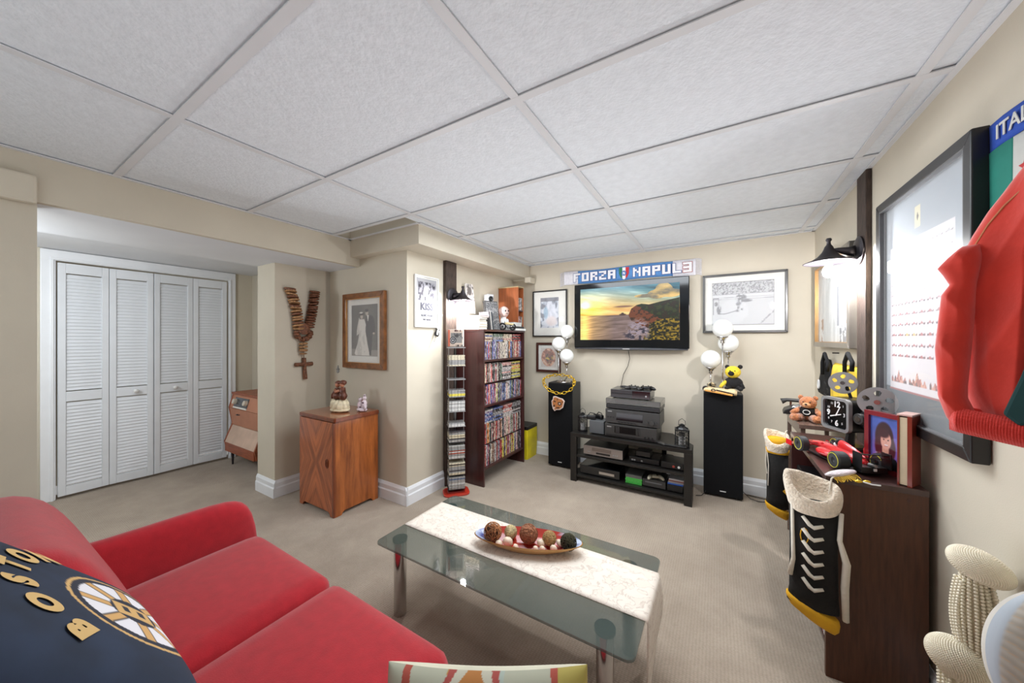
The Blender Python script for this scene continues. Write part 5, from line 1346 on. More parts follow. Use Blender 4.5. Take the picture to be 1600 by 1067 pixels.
# cables on the floor
for pts, lb in (([(1085, 738, .12), (1093, 752, .06), (1096, 762, .01), (1090, 768, .006)], 'thin black cable between the television stand and the right speaker'),):
    P = [(-.10, 3.50, .20), (-.085, 3.49, .10), (-.09, 3.42, .03), (-.12, 3.38, .006), (-.16, 3.36, .006)]
    o = B().tube(P, .003, 6).build('cable', m_black, None, smooth=True); tag(o, lb, 'cable')
P = [(.19, 3.56, .04), (.24, 3.52, .008), (.30, 3.50, .006), (.37, 3.53, .006), (.36, 3.58, .006), (.30, 3.585, .006), (.22, 3.60, .006)]
o = B().tube(P, .003, 6).build('cable', m_black, None, smooth=True); tag(o, 'thin black cable looping on the carpet right of the right speaker', 'cable')

# ------------------------------------------------------------------ right wall pictures, banner, jacket
def wallbox(u0, v0, u1, v1): return at(u0, v0, 'x', XR), at(u1, v1, 'x', XR)
def chart(U, V):
    img = flat(U, (150, 158, 166))*(.96+.08*fbm(U*3, V*3, 2)[..., None]); img = mixc(img, (V < .13).astype(float), (52, 66, 74)); 
    P = ((U > .07) & (U < .84) & (V > .125) & (V < .80)).astype(float); img = mixc(img, P, (214, 208, 210))
    img = mixc(img, ((np.abs(V-.125) < .004) & (U > .06) & (U < .85)).astype(float), (150, 70, 66))
    for r in range(11):
        y0 = .76-r*.048
        for c in range(8):
            x0 = .09+c*.094; red = np.clip((r-2)/6, 0, 1)
            col = tuple(int(a*(1-red)+b*red) for a, b in zip((160, 158, 164), (164, 74, 74)))
            u = (U-x0)/.078; v = (V-y0)/.016
            prof = .25+.5*np.exp(-((u-.45)/.16)**2)+.35*np.exp(-((u-.92)/.06)**2)
            m = ((u > 0) & (u < 1) & (v > 0) & (v < prof)).astype(float)*.85
            if r == 8 and c in (2, 3): col = (220, 170, 80)
            img = mixc(img, m, col); img = mixc(img, ((u > .08) & (u < .26) | (u > .72) & (u < .92)).astype(float)*((v > -.15) & (v < .3)), (90, 74, 80))
    for c in range(3):
        x0 = .09+c*.25; u = (U-x0)/.22; v = (V-.155)/.06
        prof = .35+.5*np.exp(-((u-.5)/.14)**2)+.15*np.sin(u*30); m = ((u > 0) & (u < 1) & (v > 0) & (v < prof)).astype(float); img = mixc(img, m, (160, 84, 76)); img = mixc(img, m*(fbm(U*50, V*50, 3) > .55), (206, 150, 130)); img = mixc(img, m*(fbm(U*50, V*50, 5) < .4), (80, 56, 58))
    img = mixc(img, ((np.abs(U-.45) < .035) & (np.abs(V-.885) < .045)).astype(float), (206, 198, 166)); img = mixc(img, (np.abs(U-.45)+np.abs(V-.885)*.7 < .014).astype(float), (70, 66, 60))
    return img
framed('framed_poster', 'large black framed poster with rows of tiny red racing cars', 'picture', (XR-.002, 1.907, 1.487), .705, .985, -PI/2, .040, .040, m_blkfr, chart, 200, 240, .0, glass=True, lip=m_grey)
def sketch(U, V):
    n = fbm(U*16, V*2.2, 12, 5); img = flat(U, (206, 208, 206)); img = mixc(img, (n > .52)*.5, (176, 178, 176)); img = mixc(img, (n < .38)*.5, (226, 226, 224))
    img = mixc(img, ((np.abs(U-.12) < .04) & (V < .34) & (fbm(U*20, V*9, 3) > .45)).astype(float), (150, 112, 78)); img = mixc(img, ((np.abs(U-.62) < .03) & (V > .2) & (V < .66)).astype(float)*.8, (120, 122, 130))
    img = mixc(img, ((U > .66) & (V < .2) & (fbm(U*26, V*26, 5) > .5)).astype(float), (96, 98, 102)); img = mixc(img, ((U > .8) & (V < .5) & (V > .2) & (fbm(U*16, V*26, 7) > .52)).astype(float), (170, 120, 110))
    return img
framed('framed_print', 'grey silver framed pale sketch behind the right lit lantern', 'picture', (XR-.002, 3.035, 1.61), .82, .61, -PI/2, .035, .045, M('pewter_frame', (140, 134, 126), .3, .6), sketch, 80, 80, .0, glass=True, lip=M('brass_lip', (180, 140, 90), .3, .6))
# banner
BN = thing('flag_banner', 'blue green and white flag banner with white country lettering behind the red jacket', 'banner', (XR-.006, 1.30, 1.75), -PI/2)
m_fb = M('banner_blue', (32, 74, 170), .8, var=.06); m_fg = M('banner_green', (26, 126, 110), .8, var=.06); m_fw = M('banner_white', (206, 206, 200), .8); m_fr = M('banner_red', (190, 50, 50), .8)
def strip(nm, x0, x1, z0, z1, mt): B().grid(lambda a, c: (x0+a*(x1-x0), -.003-.003*math.sin((x0+a*(x1-x0))*30+c), z0+c*(z1-z0)), 16, 6).build(nm, mt, BN, smooth=True).modifiers.new('s', 'SOLIDIFY').thickness = .0015
strip('blue_band', -.258, .25, .145, .222, m_fb); strip('green_field', -.258, -.155, -.20, .145, m_fg); strip('white_field', -.155, .02, -.20, .145, m_fw); strip('red_field', .02, .25, -.20, .145, m_fr)
text('ITALIA', .055, m_fw, BN, -.125, -.0085, .183, off=.0008, sx=1.1, align='CENTER')
st = [((.024 if i % 2 == 0 else .010)*math.sin(i*PI/5), (.024 if i % 2 == 0 else .010)*math.cos(i*PI/5)) for i in range(10)]
B().prism(st, -.009, -.0075).build('star', m_fr, BN, loc=(-.105, 0, .05))
# jacket
JK = thing('jacket', 'red fleece jacket hanging on the right wall over the poster corner', 'jacket', (.585, 1.30, 1.5), -.6)
m_jk = M('jacket_red', (206, 58, 44), .9, var=.05, vscale=14, bump=.06, bscale=120, sheen=.4, spec=.2); m_jk2 = M('jacket_rib_red', (206, 46, 34), .9, var=.05, bump=.3, bscale=160, sheen=.3); m_jg = M('jacket_green', (22, 62, 62), .9)
def jl(u, v, x):
    d = ray(u, v); t_r = Vector((math.cos(-.6), math.sin(-.6), 0)); nn = Vector((math.sin(-.6), -math.cos(-.6), 0))
    o_ = Vector((0, 0, HC)); c_ = Vector((.585, 1.30, 1.5)) + nn*((.585-x)*.6)
    q = o_+d*((c_-o_).dot(nn)/d.dot(nn)); return ((q-Vector((.585, 1.30, 1.5))).dot(t_r), q.z-1.5)
def puffed(rows, y0, th, folds, nc=26, nr=44):
    "rows: (z, xl, xr) from top to bottom"
    rows = sorted(rows, reverse=True); zs = [r[0] for r in rows][::-1]; L_ = [r[1] for r in rows][::-1]; R2 = [r[2] for r in rows][::-1]
    b = B(); ztop, zb = rows[0][0], rows[-1][0]
    def fr(a, c):
        z = zb+(ztop-zb)*c; xl = float(np.interp(z, zs, L_)); xr = float(np.interp(z, zs, R2)); x = xl+(xr-xl)*a
        e = (1-abs(2*a-1)**3)*(1-abs(2*c-1)**12)
        return (x, y0-th*max(0, e)**.6-folds(x, z, a, c)*min(1, 3*min(a, 1-a))**1.5, z)
    b.grid(fr, nc, nr)
    k = len(b.v)
    b.grid(lambda a, c: (fr(a, c)[0], y0, fr(a, c)[2]), nc, nr); n = (nc-1)*(nr-1)
    for i in range(n, 2*n): b.f[i] = tuple(reversed(b.f[i]))
    return b
xj = .585
def jr(v, ul, ur): l = jl(ul, v, xj); r = jl(ur, v, xj) if ur else (.085, l[1]); return (l[1], l[0], r[0])
fold1 = lambda x, z, a, c: .024*(1-abs(math.sin(math.atan2(x-.06, .46-z)*9+.5)))**1.3+.007*(1-abs(math.sin((x*2.0-z*.9)*17+1)))
rows = [(jl(1600, 248, xj)[1], jl(1600, 248, xj)[0], .085)]
for v, ul in ((262, 1590), (300, 1562), (331, 1537), (370, 1512), (421, 1486), (450, 1490), (560, 1497), (610, 1502), (640, 1512), (655, 1515)):
    a_, b_ = jl(ul, v, xj); rows.append((b_, a_, .085))
puffed(rows, .03, .05, fold1, 70, 80).build('body', m_jk, JK, smooth=True)
rows = []
for v, ul, ur in ((385, 1503, 1530), (405, 1480, 1535), (421, 1464, 1535), (432, 1474, 1532), (446, 1484, 1528), (462, 1471, 1526), (544, 1461, 1518), (600, 1465, 1512), (617, 1466, 1512), (650, 1478, 1530), (660, 1484, 1545)):
    a_, b_ = jl(ul, v, xj-.03); c_, _ = jl(ur, v, xj-.03); rows.append((b_, a_, c_))
o = puffed(rows, -.015, .035, lambda x, z, a, c: .008*(1-abs(math.sin((x*1.5+z*1.0)*24+.4)))**1.5, 40, 90).build('sleeve', m_jk, JK, smooth=True)
b = B()
def hem(a, c):
    x0, zt_ = jl(1487, 626, xj-.03); x1, zb_ = jl(1582, 668, xj-.03); x = x0+a*(x1+.05-x0)
    zz = zt_-.01-a*.018-c*.062
    return (x, -.030-.035*math.sin(min(1, c*1.0)*PI*.9+.15)**.5*min(1, 8*min(a+.02, 1.02-a))-.0010*math.sin(x*1500), zz)
b.grid(hem, 120, 10); b.grid(lambda a, c: (hem(a, c)[0], -.004, hem(a, c)[2]), 50, 10)
b.build('hem_band', m_jk2, JK, smooth=True)
b = B(); p0 = jl(1598, 582, xj); b.prism([(jl(1572, 645, xj-.05)), (jl(1600, 588, xj-.05)), (.075, -.03), (.075, -.30), jl(1600, 665, xj-.05)], -.062, -.045); b.build('side_panel', m_jg, JK, bevel=.006)
B().tube([(jl(u, v, xj-.01)[0], -.016+(1560-u)*.0002, jl(u, v, xj-.01)[1]) for u, v in ((1598, 300), (1572, 322), (1545, 352), (1524, 384))], .0022, 5).build('piping', M('piping_tan', (206, 130, 90), .8), JK)
B().tube([(.05, .04, .36), (.03, .10, .37)], .006).build('wall_hook', m_iron, JK)

# ------------------------------------------------------------------ dark cabinet and console on the right
DX0, DX1, DY0, DY1, DH = .375, XR-.024, 1.835, 2.60, .81
DC = thing('low_bookcase', 'dark espresso low bookcase with open front along the right wall', 'bookcase', ((DX0+DX1)/2, (DY0+DY1)/2, 0))
hx, hy_ = (DX1-DX0)/2, (DY1-DY0)/2
B().bb(-hx, hx, -hy_, -hy_+.02, 0, DH-.022).build('end_panel', m_espresso2, DC, bevel=.001); B().bb(-hx, hx, hy_-.02, hy_, 0, DH-.022).build('end_panel', m_espresso, DC, bevel=.001)
B().bb(-hx-.002, hx, -hy_-.004, hy_+.002, DH-.022, DH).build('top', m_darktop, DC, bevel=.0015)
for z in (.08, .32, .55): B().bb(-hx+.012, hx-.006, -hy_+.02, hy_-.02, z, z+.018).build('shelf', m_espresso, DC)
B().bb(hx-.006, hx, -hy_+.02, hy_-.02, .05, DH-.022).build('back_panel', m_espresso, DC)
for x in (-.12, .09): B().cyl((x, -hy_-.0005, DH-.045), (x, -hy_-.002, DH-.045), .005, n=10).build('screw_cap', m_espresso, DC)
o = B().bb(-.10, .10, -.17, .17, 0, .075).build('media_player', m_black, None, bevel=.006, loc=(.49, 2.35, .5685)); tag(o, 'black media player on the upper shelf inside the low bookcase', 'electronics')
for i in range(7):
    c = random.choice(['white', 'cream', 'grey', 'red', 'blue'])
    o = B().bb(-.11, .11, -.011, .011, 0, .20).build('book', SPM[['white', 'cream', 'grey', 'white', 'pink', 'white', 'blue'][i]], None, loc=(.50, 1.872+i*.0235, .0985), bevel=.001); tag(o, 'tall thin book at place %s from the near end on the low bookcase bottom shelf' % ['first', 'second', 'third', 'fourth', 'fifth', 'sixth', 'seventh'][i], 'book')
CN = thing('console_table', 'narrow grey-brown console table behind the low bookcase on the right wall', 'table', (.545, 2.89, 0))
m_con = M('console_wood', (112, 92, 82), .25, var=.1, vscale=6, stretch=(10, 2, 10), coat=.5); KZ = .85
B().bb(-.125, .11, -.245, .245, KZ-.025, KZ).build('top', m_con, CN, bevel=.002)
for x in (-.115, .085):
    for y in (-.235, .215): B().bb(x, x+.022, y, y+.022, 0, KZ-.025).build('leg', m_con, CN, bevel=.001)
B().bb(-.115, -.100, -.213, .215, KZ-.075, KZ-.025).build('apron', m_con, CN); B().bb(-.10, .10, .222, .236, KZ-.075, KZ-.025).build('apron', m_con, CN)
KZ += .0005
# phone
T = thing('vintage_telephone', 'black and chrome vintage desk telephone at the far end of the console', 'telephone', (.475, 3.02, KZ), -.1)
B().prism([(-.085, 0), (.085, 0), (.075, .025), (.03, .05), (-.03, .05), (-.075, .025)], -.07, .07).build('base', m_black, T, bevel=.004)
B().tube([(-.09, 0, .075), (-.06, 0, .088), (.06, 0, .088), (.09, 0, .075)], [.02, .012, .012, .02], 10).build('handset', m_greydk, T, smooth=True); B().lathe([(.035, 0), (.036, .01), (.02, .014), (0, .014)], (0, -.055, .035), n=20, mtx=Matrix.Rotation(PI/3, 4, 'X')).build('dial', m_chrome, T)
for x in (-.04, .04): B().bb(x-.006, x+.006, -.01, .01, .048, .08).build('cradle', m_chrome, T)
o = B().bb(-.05, .05, -.06, .06, 0, .02).build('camera_box', m_black, None, bevel=.003, loc=(.445, 3.115, KZ)) if False else None
# bear
m_fur = M('brown_fur', (178, 110, 66), .95, var=.2, vscale=50, bump=1., bscale=90, sheen=.4); m_fur2 = M('light_fur', (206, 152, 110), .95, var=.1, vscale=50, bump=.8, bscale=90)
T = thing('teddy_bear', 'brown teddy bear in a black sports shirt sitting on the console', 'plush toy', (.485, 2.78, KZ), -.35); T.scale = (.84,)*3
B().ball((0, .01, .055), (.05, .045, .058), 18, 12, jit=.02).build('body', m_fur, T, smooth=True)
B().ball((0, -.005, .135), (.052, .047, .046), 20, 14, jit=.025).build('head', m_fur, T, smooth=True); B().ball((0, -.045, .122), (.026, .022, .020), 12, 8, jit=.02).build('muzzle', m_fur2, T, smooth=True); B().ball((0, -.066, .130), (.008, .005, .006), 8, 6).build('nose', m_black, T, smooth=True)
for x in (-.02, .02): B().ball((x, -.048, .145), .005, 8, 6).build('eye', m_black, T, smooth=True)
for x in (-.042, .042): B().ball((x, .0, .172), (.017, .01, .017), 10, 8).build('ear', m_fur, T, smooth=True)
for s_ in (-1, 1):
    B().tube([(s_*.03, -.02, .028), (s_*.06, -.07, .026), (s_*.068, -.09, .032)], [.028, .026, .028], 10).build('leg', m_fur, T, smooth=True); B().tube([(s_*.04, 0, .085), (s_*.075, -.025, .06), (s_*.085, -.04, .05)], [.02, .02, .018], 10).build('arm', m_fur, T, smooth=True)
B().lathe([(.0505, -.022), (.054, 0), (.053, .028), (.040, .04)], (0, .008, .062), n=20).build('shirt', m_blackmat, T, smooth=True)
B().tube([(.02*math.cos(q*PI/8), -.047, .07+.016*math.sin(q*PI/8)) for q in range(16)], .003, 5, closed=True).build('shirt_emblem', m_white, T)
for s_ in (-1, 1): B().tube([(s_*.055, -.02, .082), (s_*.062, -.012, .09), (s_*.05, .015, .088)], .004, 5).build('shirt_stripe', m_white, T)
# yellow jersey bag on the wall
JB = thing('jersey_bag', 'yellow and black sports jersey bag with straps under the grey framed sketch', 'bag', (XR-.03, 3.0, 1.1), -PI/2)
def yl(u, v): q = at(u, v, 'x', .63); return (-(q.y-3.0), q.z-1.1)
rows = []
for v, ul, ur in ((566, 1290, 1328), (575, 1289, 1329), (590, 1287, 1331), (620, 1287, 1334), (648, 1292, 1338)):
    a_, b_ = yl(ul, v); c_, _ = yl(ur, v); rows.append((b_, a_, c_))
puffed(rows, .026, .035, lambda x, z, a, c: .006*math.sin(x*50+z*10), 24, 30).build('jersey', M('jersey_yellow', (232, 196, 62), .8, var=.08, bump=.2), JB, smooth=True)
rows = []
for v, ul, ur in ((560, 1277, 1284), (580, 1273, 1290), (605, 1268, 1290), (614, 1270, 1290)): a_, b_ = yl(ul, v); c_, _ = yl(ur, v); rows.append((b_, a_, c_))
puffed(rows, .026, .03, lambda x, z, a, c: .003*math.sin(x*60), 12, 16).build('sleeve', m_blackmat, JB, smooth=True)
rows = []
for v, ul, ur in ((560, 1328, 1333), (575, 1326, 1338), (600, 1328, 1340), (640, 1330, 1340)): a_, b_ = yl(ul, v); c_, _ = yl(ur, v); rows.append((b_, a_, c_))
puffed(rows, .026, .012, lambda x, z, a, c: 0, 12, 16).build('sleeve', m_blackmat, JB, smooth=True)
for us in ((1284, 1288, 1293), (1319, 1324, 1331)):
    P = []
    for (u, v) in ((us[0], 585), (us[0], 566), (us[1], 552), (us[2], 566), (us[2]-1, 580)): a_, b_ = yl(u, v); P.append((a_, -.018, b_))
    B().tube(P, .011, 6).build('strap', m_blackmat, JB, smooth=True)
P = [(-.13, .10), (-.11, .11), (-.12, .0), (-.15, -.10), (-.17, -.09)]
for q in range(5):
    a_, b_ = yl(1293+ (q % 2)*3, 600+q*9); B().tube([(a_-.03, -.030, b_+.012), (a_+.02, -.032, b_), (a_+.03, -.032, b_-.018)], .004, 5).build('black_lettering', m_blackmat, JB)
a_, b_ = yl(1278, 600); B().tube([(a_+.02*math.cos(q*PI/6), -.016, b_+.03*math.sin(q*PI/6)) for q in range(12)], .005, 5, closed=True).build('white_emblem', m_white, JB)
B().cyl((.0, .028, .17), (.0, -.005, .17), .004).build('hook', m_iron, JB)

# projector clock
PC = thing('projector_clock', 'black square-faced clock shaped like a film projector with two metal reels', 'clock', (.568, 2.375, DH+.0005), -1.12)
B().zprism(rrect(.07, .05, .02), 0, .016).build('base', m_black, PC, bevel=.003); B().tube([(0, .01, .016), (0, .02, .11)], [.02, .015], 10).build('stand', m_black, PC)
FZ = .168
def sq(h, r): return [(x, z) for x, z in rrect(h, h, r)]
B().prism(sq(.080, .022), -.045, .075).build('body', m_black, PC, loc=(0, 0, FZ), bevel=.004)
b = B(); n = len(sq(.1, .02)); o_, i_ = sq(.083, .024), sq(.070, .018); vs = [(x, y, z) for y in (-.062, -.044) for P in (o_, i_) for x, z in P]
fs = []
for i in range(n):
    j = (i+1) % n; fs += [(i, j, n+j, n+i), (2*n+i, 3*n+i, 3*n+j, 2*n+j), (i, 2*n+i, 2*n+j, j), (n+i, n+j, 3*n+j, 3*n+i)]
b.add(vs, [tuple(reversed(f)) for f in fs]).build('bezel', m_steel, PC, loc=(0, 0, FZ))
B().prism(sq(.070, .018), -.052, -.046).build('dial', m_disp, PC, loc=(0, 0, FZ))
for s_, x, z, sz in (('12', .006, .048, .040), ('9', -.045, .0, .040), ('6', .004, -.048, .040), ('3', .048, .0, .026), ('1', .042, .044, .016), ('10', -.045, .028, .016), ('8', -.044, -.03, .016), ('7', -.026, -.045, .016), ('5', .036, -.044, .016), ('11', -.024, .05, .016)):
    text(s_, sz, m_white, PC, x, -.0535, FZ+z, name='numeral', off=.0012 if sz > .03 else 0)
B().prism([(-.004, -.01), (.004, -.01), (.028, .038), (.024, .040)], -.0555, -.0545).build('hour_hand', m_white, PC, loc=(0, 0, FZ)); B().prism([(-.03, -.02), (.034, .002), (.034, .006), (-.032, -.014)], -.057, -.056).build('minute_hand', m_white, PC, loc=(0, 0, FZ))
def reel(x, y, z, r, rz):
    k = B().bb(-.003, .003, -.0, .004, -.01, .01)
    o = None; n = 40; rings = []
    # disc with five round holes: polar strips left open
    b = B()
    holes = [(.60*r*math.cos(2*PI*i/5+.3), .60*r*math.sin(2*PI*i/5+.3)) for i in range(5)]; hr = .20*r
    bm = bmesh.new(); N1, N2 = 60, 14
    for yy in (-.009, .009):
        grid = []
        for j in range(N2+1):
            rr_ = r*(.06+.94*j/N2); grid.append([bm.verts.new((rr_*math.cos(2*PI*i/N1), yy, rr_*math.sin(2*PI*i/N1))) for i in range(N1)])
        for j in range(N2):
            for i in range(N1):
                q = [grid[j][i], grid[j][(i+1) % N1], grid[j+1][(i+1) % N1], grid[j+1][i]]
                c = sum((v.co for v in q), Vector())/4
                if all((c.x-hx_)**2+(c.z-hz_)**2 > hr*hr for hx_, hz_ in holes): bm.faces.new(q)
    bm.verts.ensure_lookup_table(); me = bpy.data.meshes.new('reel'); bm.to_mesh(me); bm.free(); me.materials.append(m_steel)
    o = bpy.data.objects.new('reel', me); COL.objects.link(o); o.parent = PC; o.location = (x, y, z); o.rotation_euler = (0, 0, rz); md = o.modifiers.new('s', 'SOLIDIFY'); md.thickness = .0015
    B().cyl((0, -.014, 0), (0, .014, 0), r*.16, n=16).build('hub', m_chrome, o)
    B().cyl((0, -.007, 0), (0, .007, 0), r*.30, n=20).build('core', m_steel, o)
def pcl(u, v, y):
    q_ = at(u, v, 'y', y)-PC.location; return Matrix.Rotation(1.12, 3, 'Z') @ q_
ra, rb = pcl(1317, 598, 2.42), pcl(1371, 628, 2.13)
reel(ra.x, ra.y, ra.z, .056, .75); reel(rb.x, rb.y, rb.z, .064, .75)
B().tube([(-.02, .04, FZ+.06), (ra.x, ra.y+.012, ra.z)], .007, 8).tube([(.07, .05, FZ+.03), (rb.x, rb.y+.012, rb.z)], .007, 8).build('reel_arm', m_black, PC)
B().rbox((.115, .02, FZ-.01), (.09, .09, .10), .035, n=5).build('motor_housing', m_black, PC, smooth=True); B().cyl((.115, -.03, FZ), (.115, -.048, FZ), .026, n=20).build('lens_ring', m_greydk, PC, bevel=.002); B().cyl((.115, -.044, FZ), (.115, -.051, FZ), .014, n=16).build('lens', m_chrome, PC)
T = thing('finned_toy', 'small red toy with black fins between the square clock and the portrait', 'toy', (.590, 2.135, DH+.0005), -.5)
B().tube([(0, 0, 0), (.0, 0, .05), (.015, 0, .10), (.035, 0, .125)], [.024, .026, .022, .014], 12).build('body', M('toy_red', (206, 30, 44), .35, coat=.3), T, smooth=True)
for i in range(4): B().box((.004+.004*i, -.015, .03+.02*i), (.045, .03, .006), (0, -.2, 0)).build('fin', m_black, T)

# racing car model
RC = thing('model_race_car', 'red open-wheel racing car model with black tyres on the low bookcase', 'model car', (.472, 2.095, DH+.0005))
f = Vector((-.348, .937, 0)); RC.rotation_euler = (0, 0, math.atan2(f.y, f.x))
m_cr = M('car_red', (206, 34, 40), .18, var=.02, coat=.8); m_tyre = M('tyre', (46, 47, 48), .6, var=.05); m_carb = M('carbon_black', (20, 20, 22), .35); m_yr = M('tyre_yellow', (206, 196, 60), .5)
wb, tk = .122, .078
for x, r, w_ in ((wb, .036, .034), (-wb, .037, .044)):
    for s_ in (-1, 1):
        y = s_*tk; c = Matrix.Translation((x, y, r)) @ Matrix.Rotation(PI/2, 4, 'X')
        o = B().lathe([(r*.62, -w_/2), (r*.92, -w_/2), (r, -w_/2+.005), (r, w_/2-.005), (r*.92, w_/2), (r*.62, w_/2)], n=28).build('tyre', m_tyre, RC, smooth=False); o.matrix_local = c
        for q in (-1, 1):
            B().tube([(r*.80*math.cos(a*PI/12), r*.80*math.sin(a*PI/12), q*(w_/2+.0002)) for a in range(24)], .0016, 4, closed=True).build('tyre_band', m_yr, o)
        d = B().lathe([(.004, -w_/2-.002), (.012, -w_/2), (r*.60, -w_/2+.004), (r*.62, w_/2-.004), (.012, w_/2), (.004, w_/2+.002)], n=20).build('wheel_rim', m_carb, o)
        b = B()
        for zz, dx in ((.030, .03), (.030, -.03), (.046, .02), (.046, -.02)): b.tube([(x+dx, s_*.02, zz), (x, s_*(tk-w_/2), zz)], .0016, 5)
        b.build('suspension', m_carb, RC)
def loft(name, secs, mt, sub=1):
    secs = [(x, yc*1.1, w_*1.25, zb, zt*1.12) for x, yc, w_, zb, zt in secs]
    vs = []; n = 8
    for x, yc, w_, zb, zt in secs:
        for k in range(n):
            a = PI/8+2*PI*k/n; vs.append((x, yc+w_*max(-1, min(1, 1.08*math.cos(a))), (zb+zt)/2+(zt-zb)/2*max(-1, min(1, 1.08*math.sin(a)))))
    fs = [(i*n+k, i*n+(k+1) % n, (i+1)*n+(k+1) % n, (i+1)*n+k) for i in range(len(secs)-1) for k in range(n)]+[tuple(reversed(range(n))), tuple(range(len(vs)-n, len(vs)))]
    x0, x1 = secs[0][0], secs[-1][0]
    if x1 < x0: fs = [tuple(reversed(f_)) for f_ in fs]
    return B().add(vs, [tuple(reversed(f_)) for f_ in fs]).build(name, mt, RC, smooth=True, sub=sub)
loft('chassis', [(.205, 0, .010, .020, .030), (.17, 0, .013, .022, .040), (.11, 0, .018, .020, .052), (.05, 0, .022, .016, .056), (-.02, 0, .028, .014, .062), (-.09, 0, .02, .016, .060), (-.165, 0, .010, .022, .045)], m_cr)
for s_ in (-1, 1): loft('sidepod', [(.045, s_*.042, .020, .018, .044), (.02, s_*.045, .024, .014, .046), (-.05, s_*.038, .022, .014, .044), (-.12, s_*.02, .012, .016, .034)], m_cr)
loft('engine_cover', [(-.005, 0, .012, .055, .088), (-.03, 0, .013, .055, .088), (-.09, 0, .008, .05, .076), (-.16, 0, .003, .04, .055)], m_cr)
loft('airbox', [(.002, 0, .010, .066, .086), (-.006, 0, .010, .066, .086)], m_carb, 0)
B().bb(-.15, .12, -.062, .062, .006, .012).build('floor_plate', m_carb, RC); B().tube([(.05, 0, .056), (.045, 0, .074), (.02, .018, .078), (-.0, .022, .07)], .0026, 6).tube([(.045, 0, .074), (.02, -.018, .078), (.0, -.022, .07)], .0026, 6).build('halo', m_carb, RC)
B().ball((.015, 0, .064), (.012, .010, .012), 12, 8).build('driver_helmet', m_white, RC, smooth=True)
B().bb(.19, .222, -.09, .09, .010, .014).bb(.185, .20, -.085, .085, .020, .023).build('front_wing', m_cr, RC); 
for s_ in (-1, 1): B().bb(.18, .225, s_*.09-.0015, s_*.09+.0015, .006, .032).build('wing_endplate', m_cr, RC)
B().box((-.178, 0, .083), (.03, .10, .003), (0, .2, 0)).box((-.185, 0, .070), (.022, .10, .003), (0, .3, 0)).build('rear_wing', m_carb, RC)
for s_ in (-1, 1): B().bb(-.20, -.155, s_*.05-.0015, s_*.05+.0015, .03, .092).build('wing_endplate', m_carb, RC)
B().bb(-.19, -.15, -.045, .045, .012, .035).build('diffuser', m_carb, RC); B().cyl((-.165, 0, .04), (-.198, 0, .043), .006, n=12).build('exhaust', m_steel, RC); B().bb(-.196, -.192, -.005, .005, .022, .032).build('rain_light', m_white, RC)
for s_ in (-1, 1): B().ball((.045, s_*.038, .062), (.006, .009, .005), 8, 6).build('mirror', m_cr, RC)
B().bb(-.09, -.06, -.0065, .0065, .0795, .0815).build('cover_badge', m_white, RC)
# silver leaf ornament
q = at(1312, 742, 'z', DH+.02)
T = thing('leaf_ornament', 'silver frosted leaf ornament with gold fringe on the near edge of the low bookcase', 'ornament', (q.x+.01, q.y+.03, DH+.016), rot=(.1, -.12, .55))
B().ball((0, 0, 0.004), (.062, .018, .010), 24, 8, jit=.03).build('leaf', M('frosted_silver', (214, 204, 206), .5, .2, var=.1, bump=.6, bscale=150), T, smooth=True)
b = B()
for i in range(14): x = -.045+i*.0068; b.tube([(x, -.013, 0), (x+.004, -.026, -.008), (x+.01*math.sin(i), -.034, -.013)], .0014, 4)
b.build('gold_fringe', m_gold, T)['kind'] = 'stuff'
T = thing('gold_bow', 'little gold and black bow beside the silver leaf ornament', 'ornament', (q.x+.065, q.y-.0, DH+.008), rz=.4)
for s_ in (-1, 1): B().ball((s_*.014, 0, 0), (.014, .008, .006), 10, 6).build('loop', m_gold, T, smooth=True)
B().tube([(0, 0, 0), (.02, -.014, -.004), (.045, -.018, -.005)], .003, 5).build('tail', m_white, T)

# hinged double photo frame
m_rfr = M('red_lacquer_frame', (122, 26, 34), .25, var=.08, coat=.5); m_bfr = M('brown_lacquer_frame', (128, 46, 28), .3, var=.1, coat=.4)
def girl(U, V):
    U = U+.14
    img = flat(U, (74, 96, 176)); n = fbm(U*4, V*4, 5)[..., None]; img = img*(.85+.35*n); img = mixc(img, ell(U, V, .75, .3, .6, .4, .8)*.6, (150, 90, 170))
    img = mixc(img, ell(U, V, .56, .60, .27, .30, .15), (52, 20, 28)); img = mixc(img, ell(U, V, .42, .42, .14, .22, .3), (66, 22, 34)); img = mixc(img, ell(U, V, .76, .40, .13, .22, .3), (66, 22, 34))
    img = mixc(img, ell(U, V, .60, .36, .10, .14), (206, 150, 130)); img = mixc(img, ell(U, V, .61, .54, .155, .175), (222, 164, 146)); img = mixc(img, ell(U, V, .54, .68, .17, .09, .4), (60, 22, 30))
    for x in (.55, .68): img = mixc(img, ell(U, V, x, .56, .025, .013), (40, 20, 24))
    img = mixc(img, ell(U, V, .62, .455, .05, .016), (236, 220, 220)); img = mixc(img, ell(U, V, .62, .44, .055, .012)*(V < .445), (170, 60, 70)); img = mixc(img, ell(U, V, .62, .51, .015, .02), (200, 140, 124))
    img = mixc(img, inpoly(U, V, [(.15, 0), (.30, .20), (.48, .27), (.60, .14), (.72, .26), (.9, .22), (1, .1), (1, 0)]), (24, 20, 26)); img = mixc(img, inpoly(U, V, [(.52, .26), (.70, .26), (.61, .10)]), (214, 156, 138))
    return img
DF = thing('double_photo_frame', 'hinged red photo frame with portrait of a smiling dark-haired person in black', 'photo frame', (.640, 1.925, DH+.0005))
aF = math.atan2(1.925-2.055, .640-.565)
LA = bpy.data.objects.new('portrait_leaf', None)
def leafpart(nm, b, mt, rz, loc=(0, 0, 0)): o = b.build(nm, mt, DF); o.rotation_euler = (0, 0, rz); o.location = loc; return o
b = B(); 
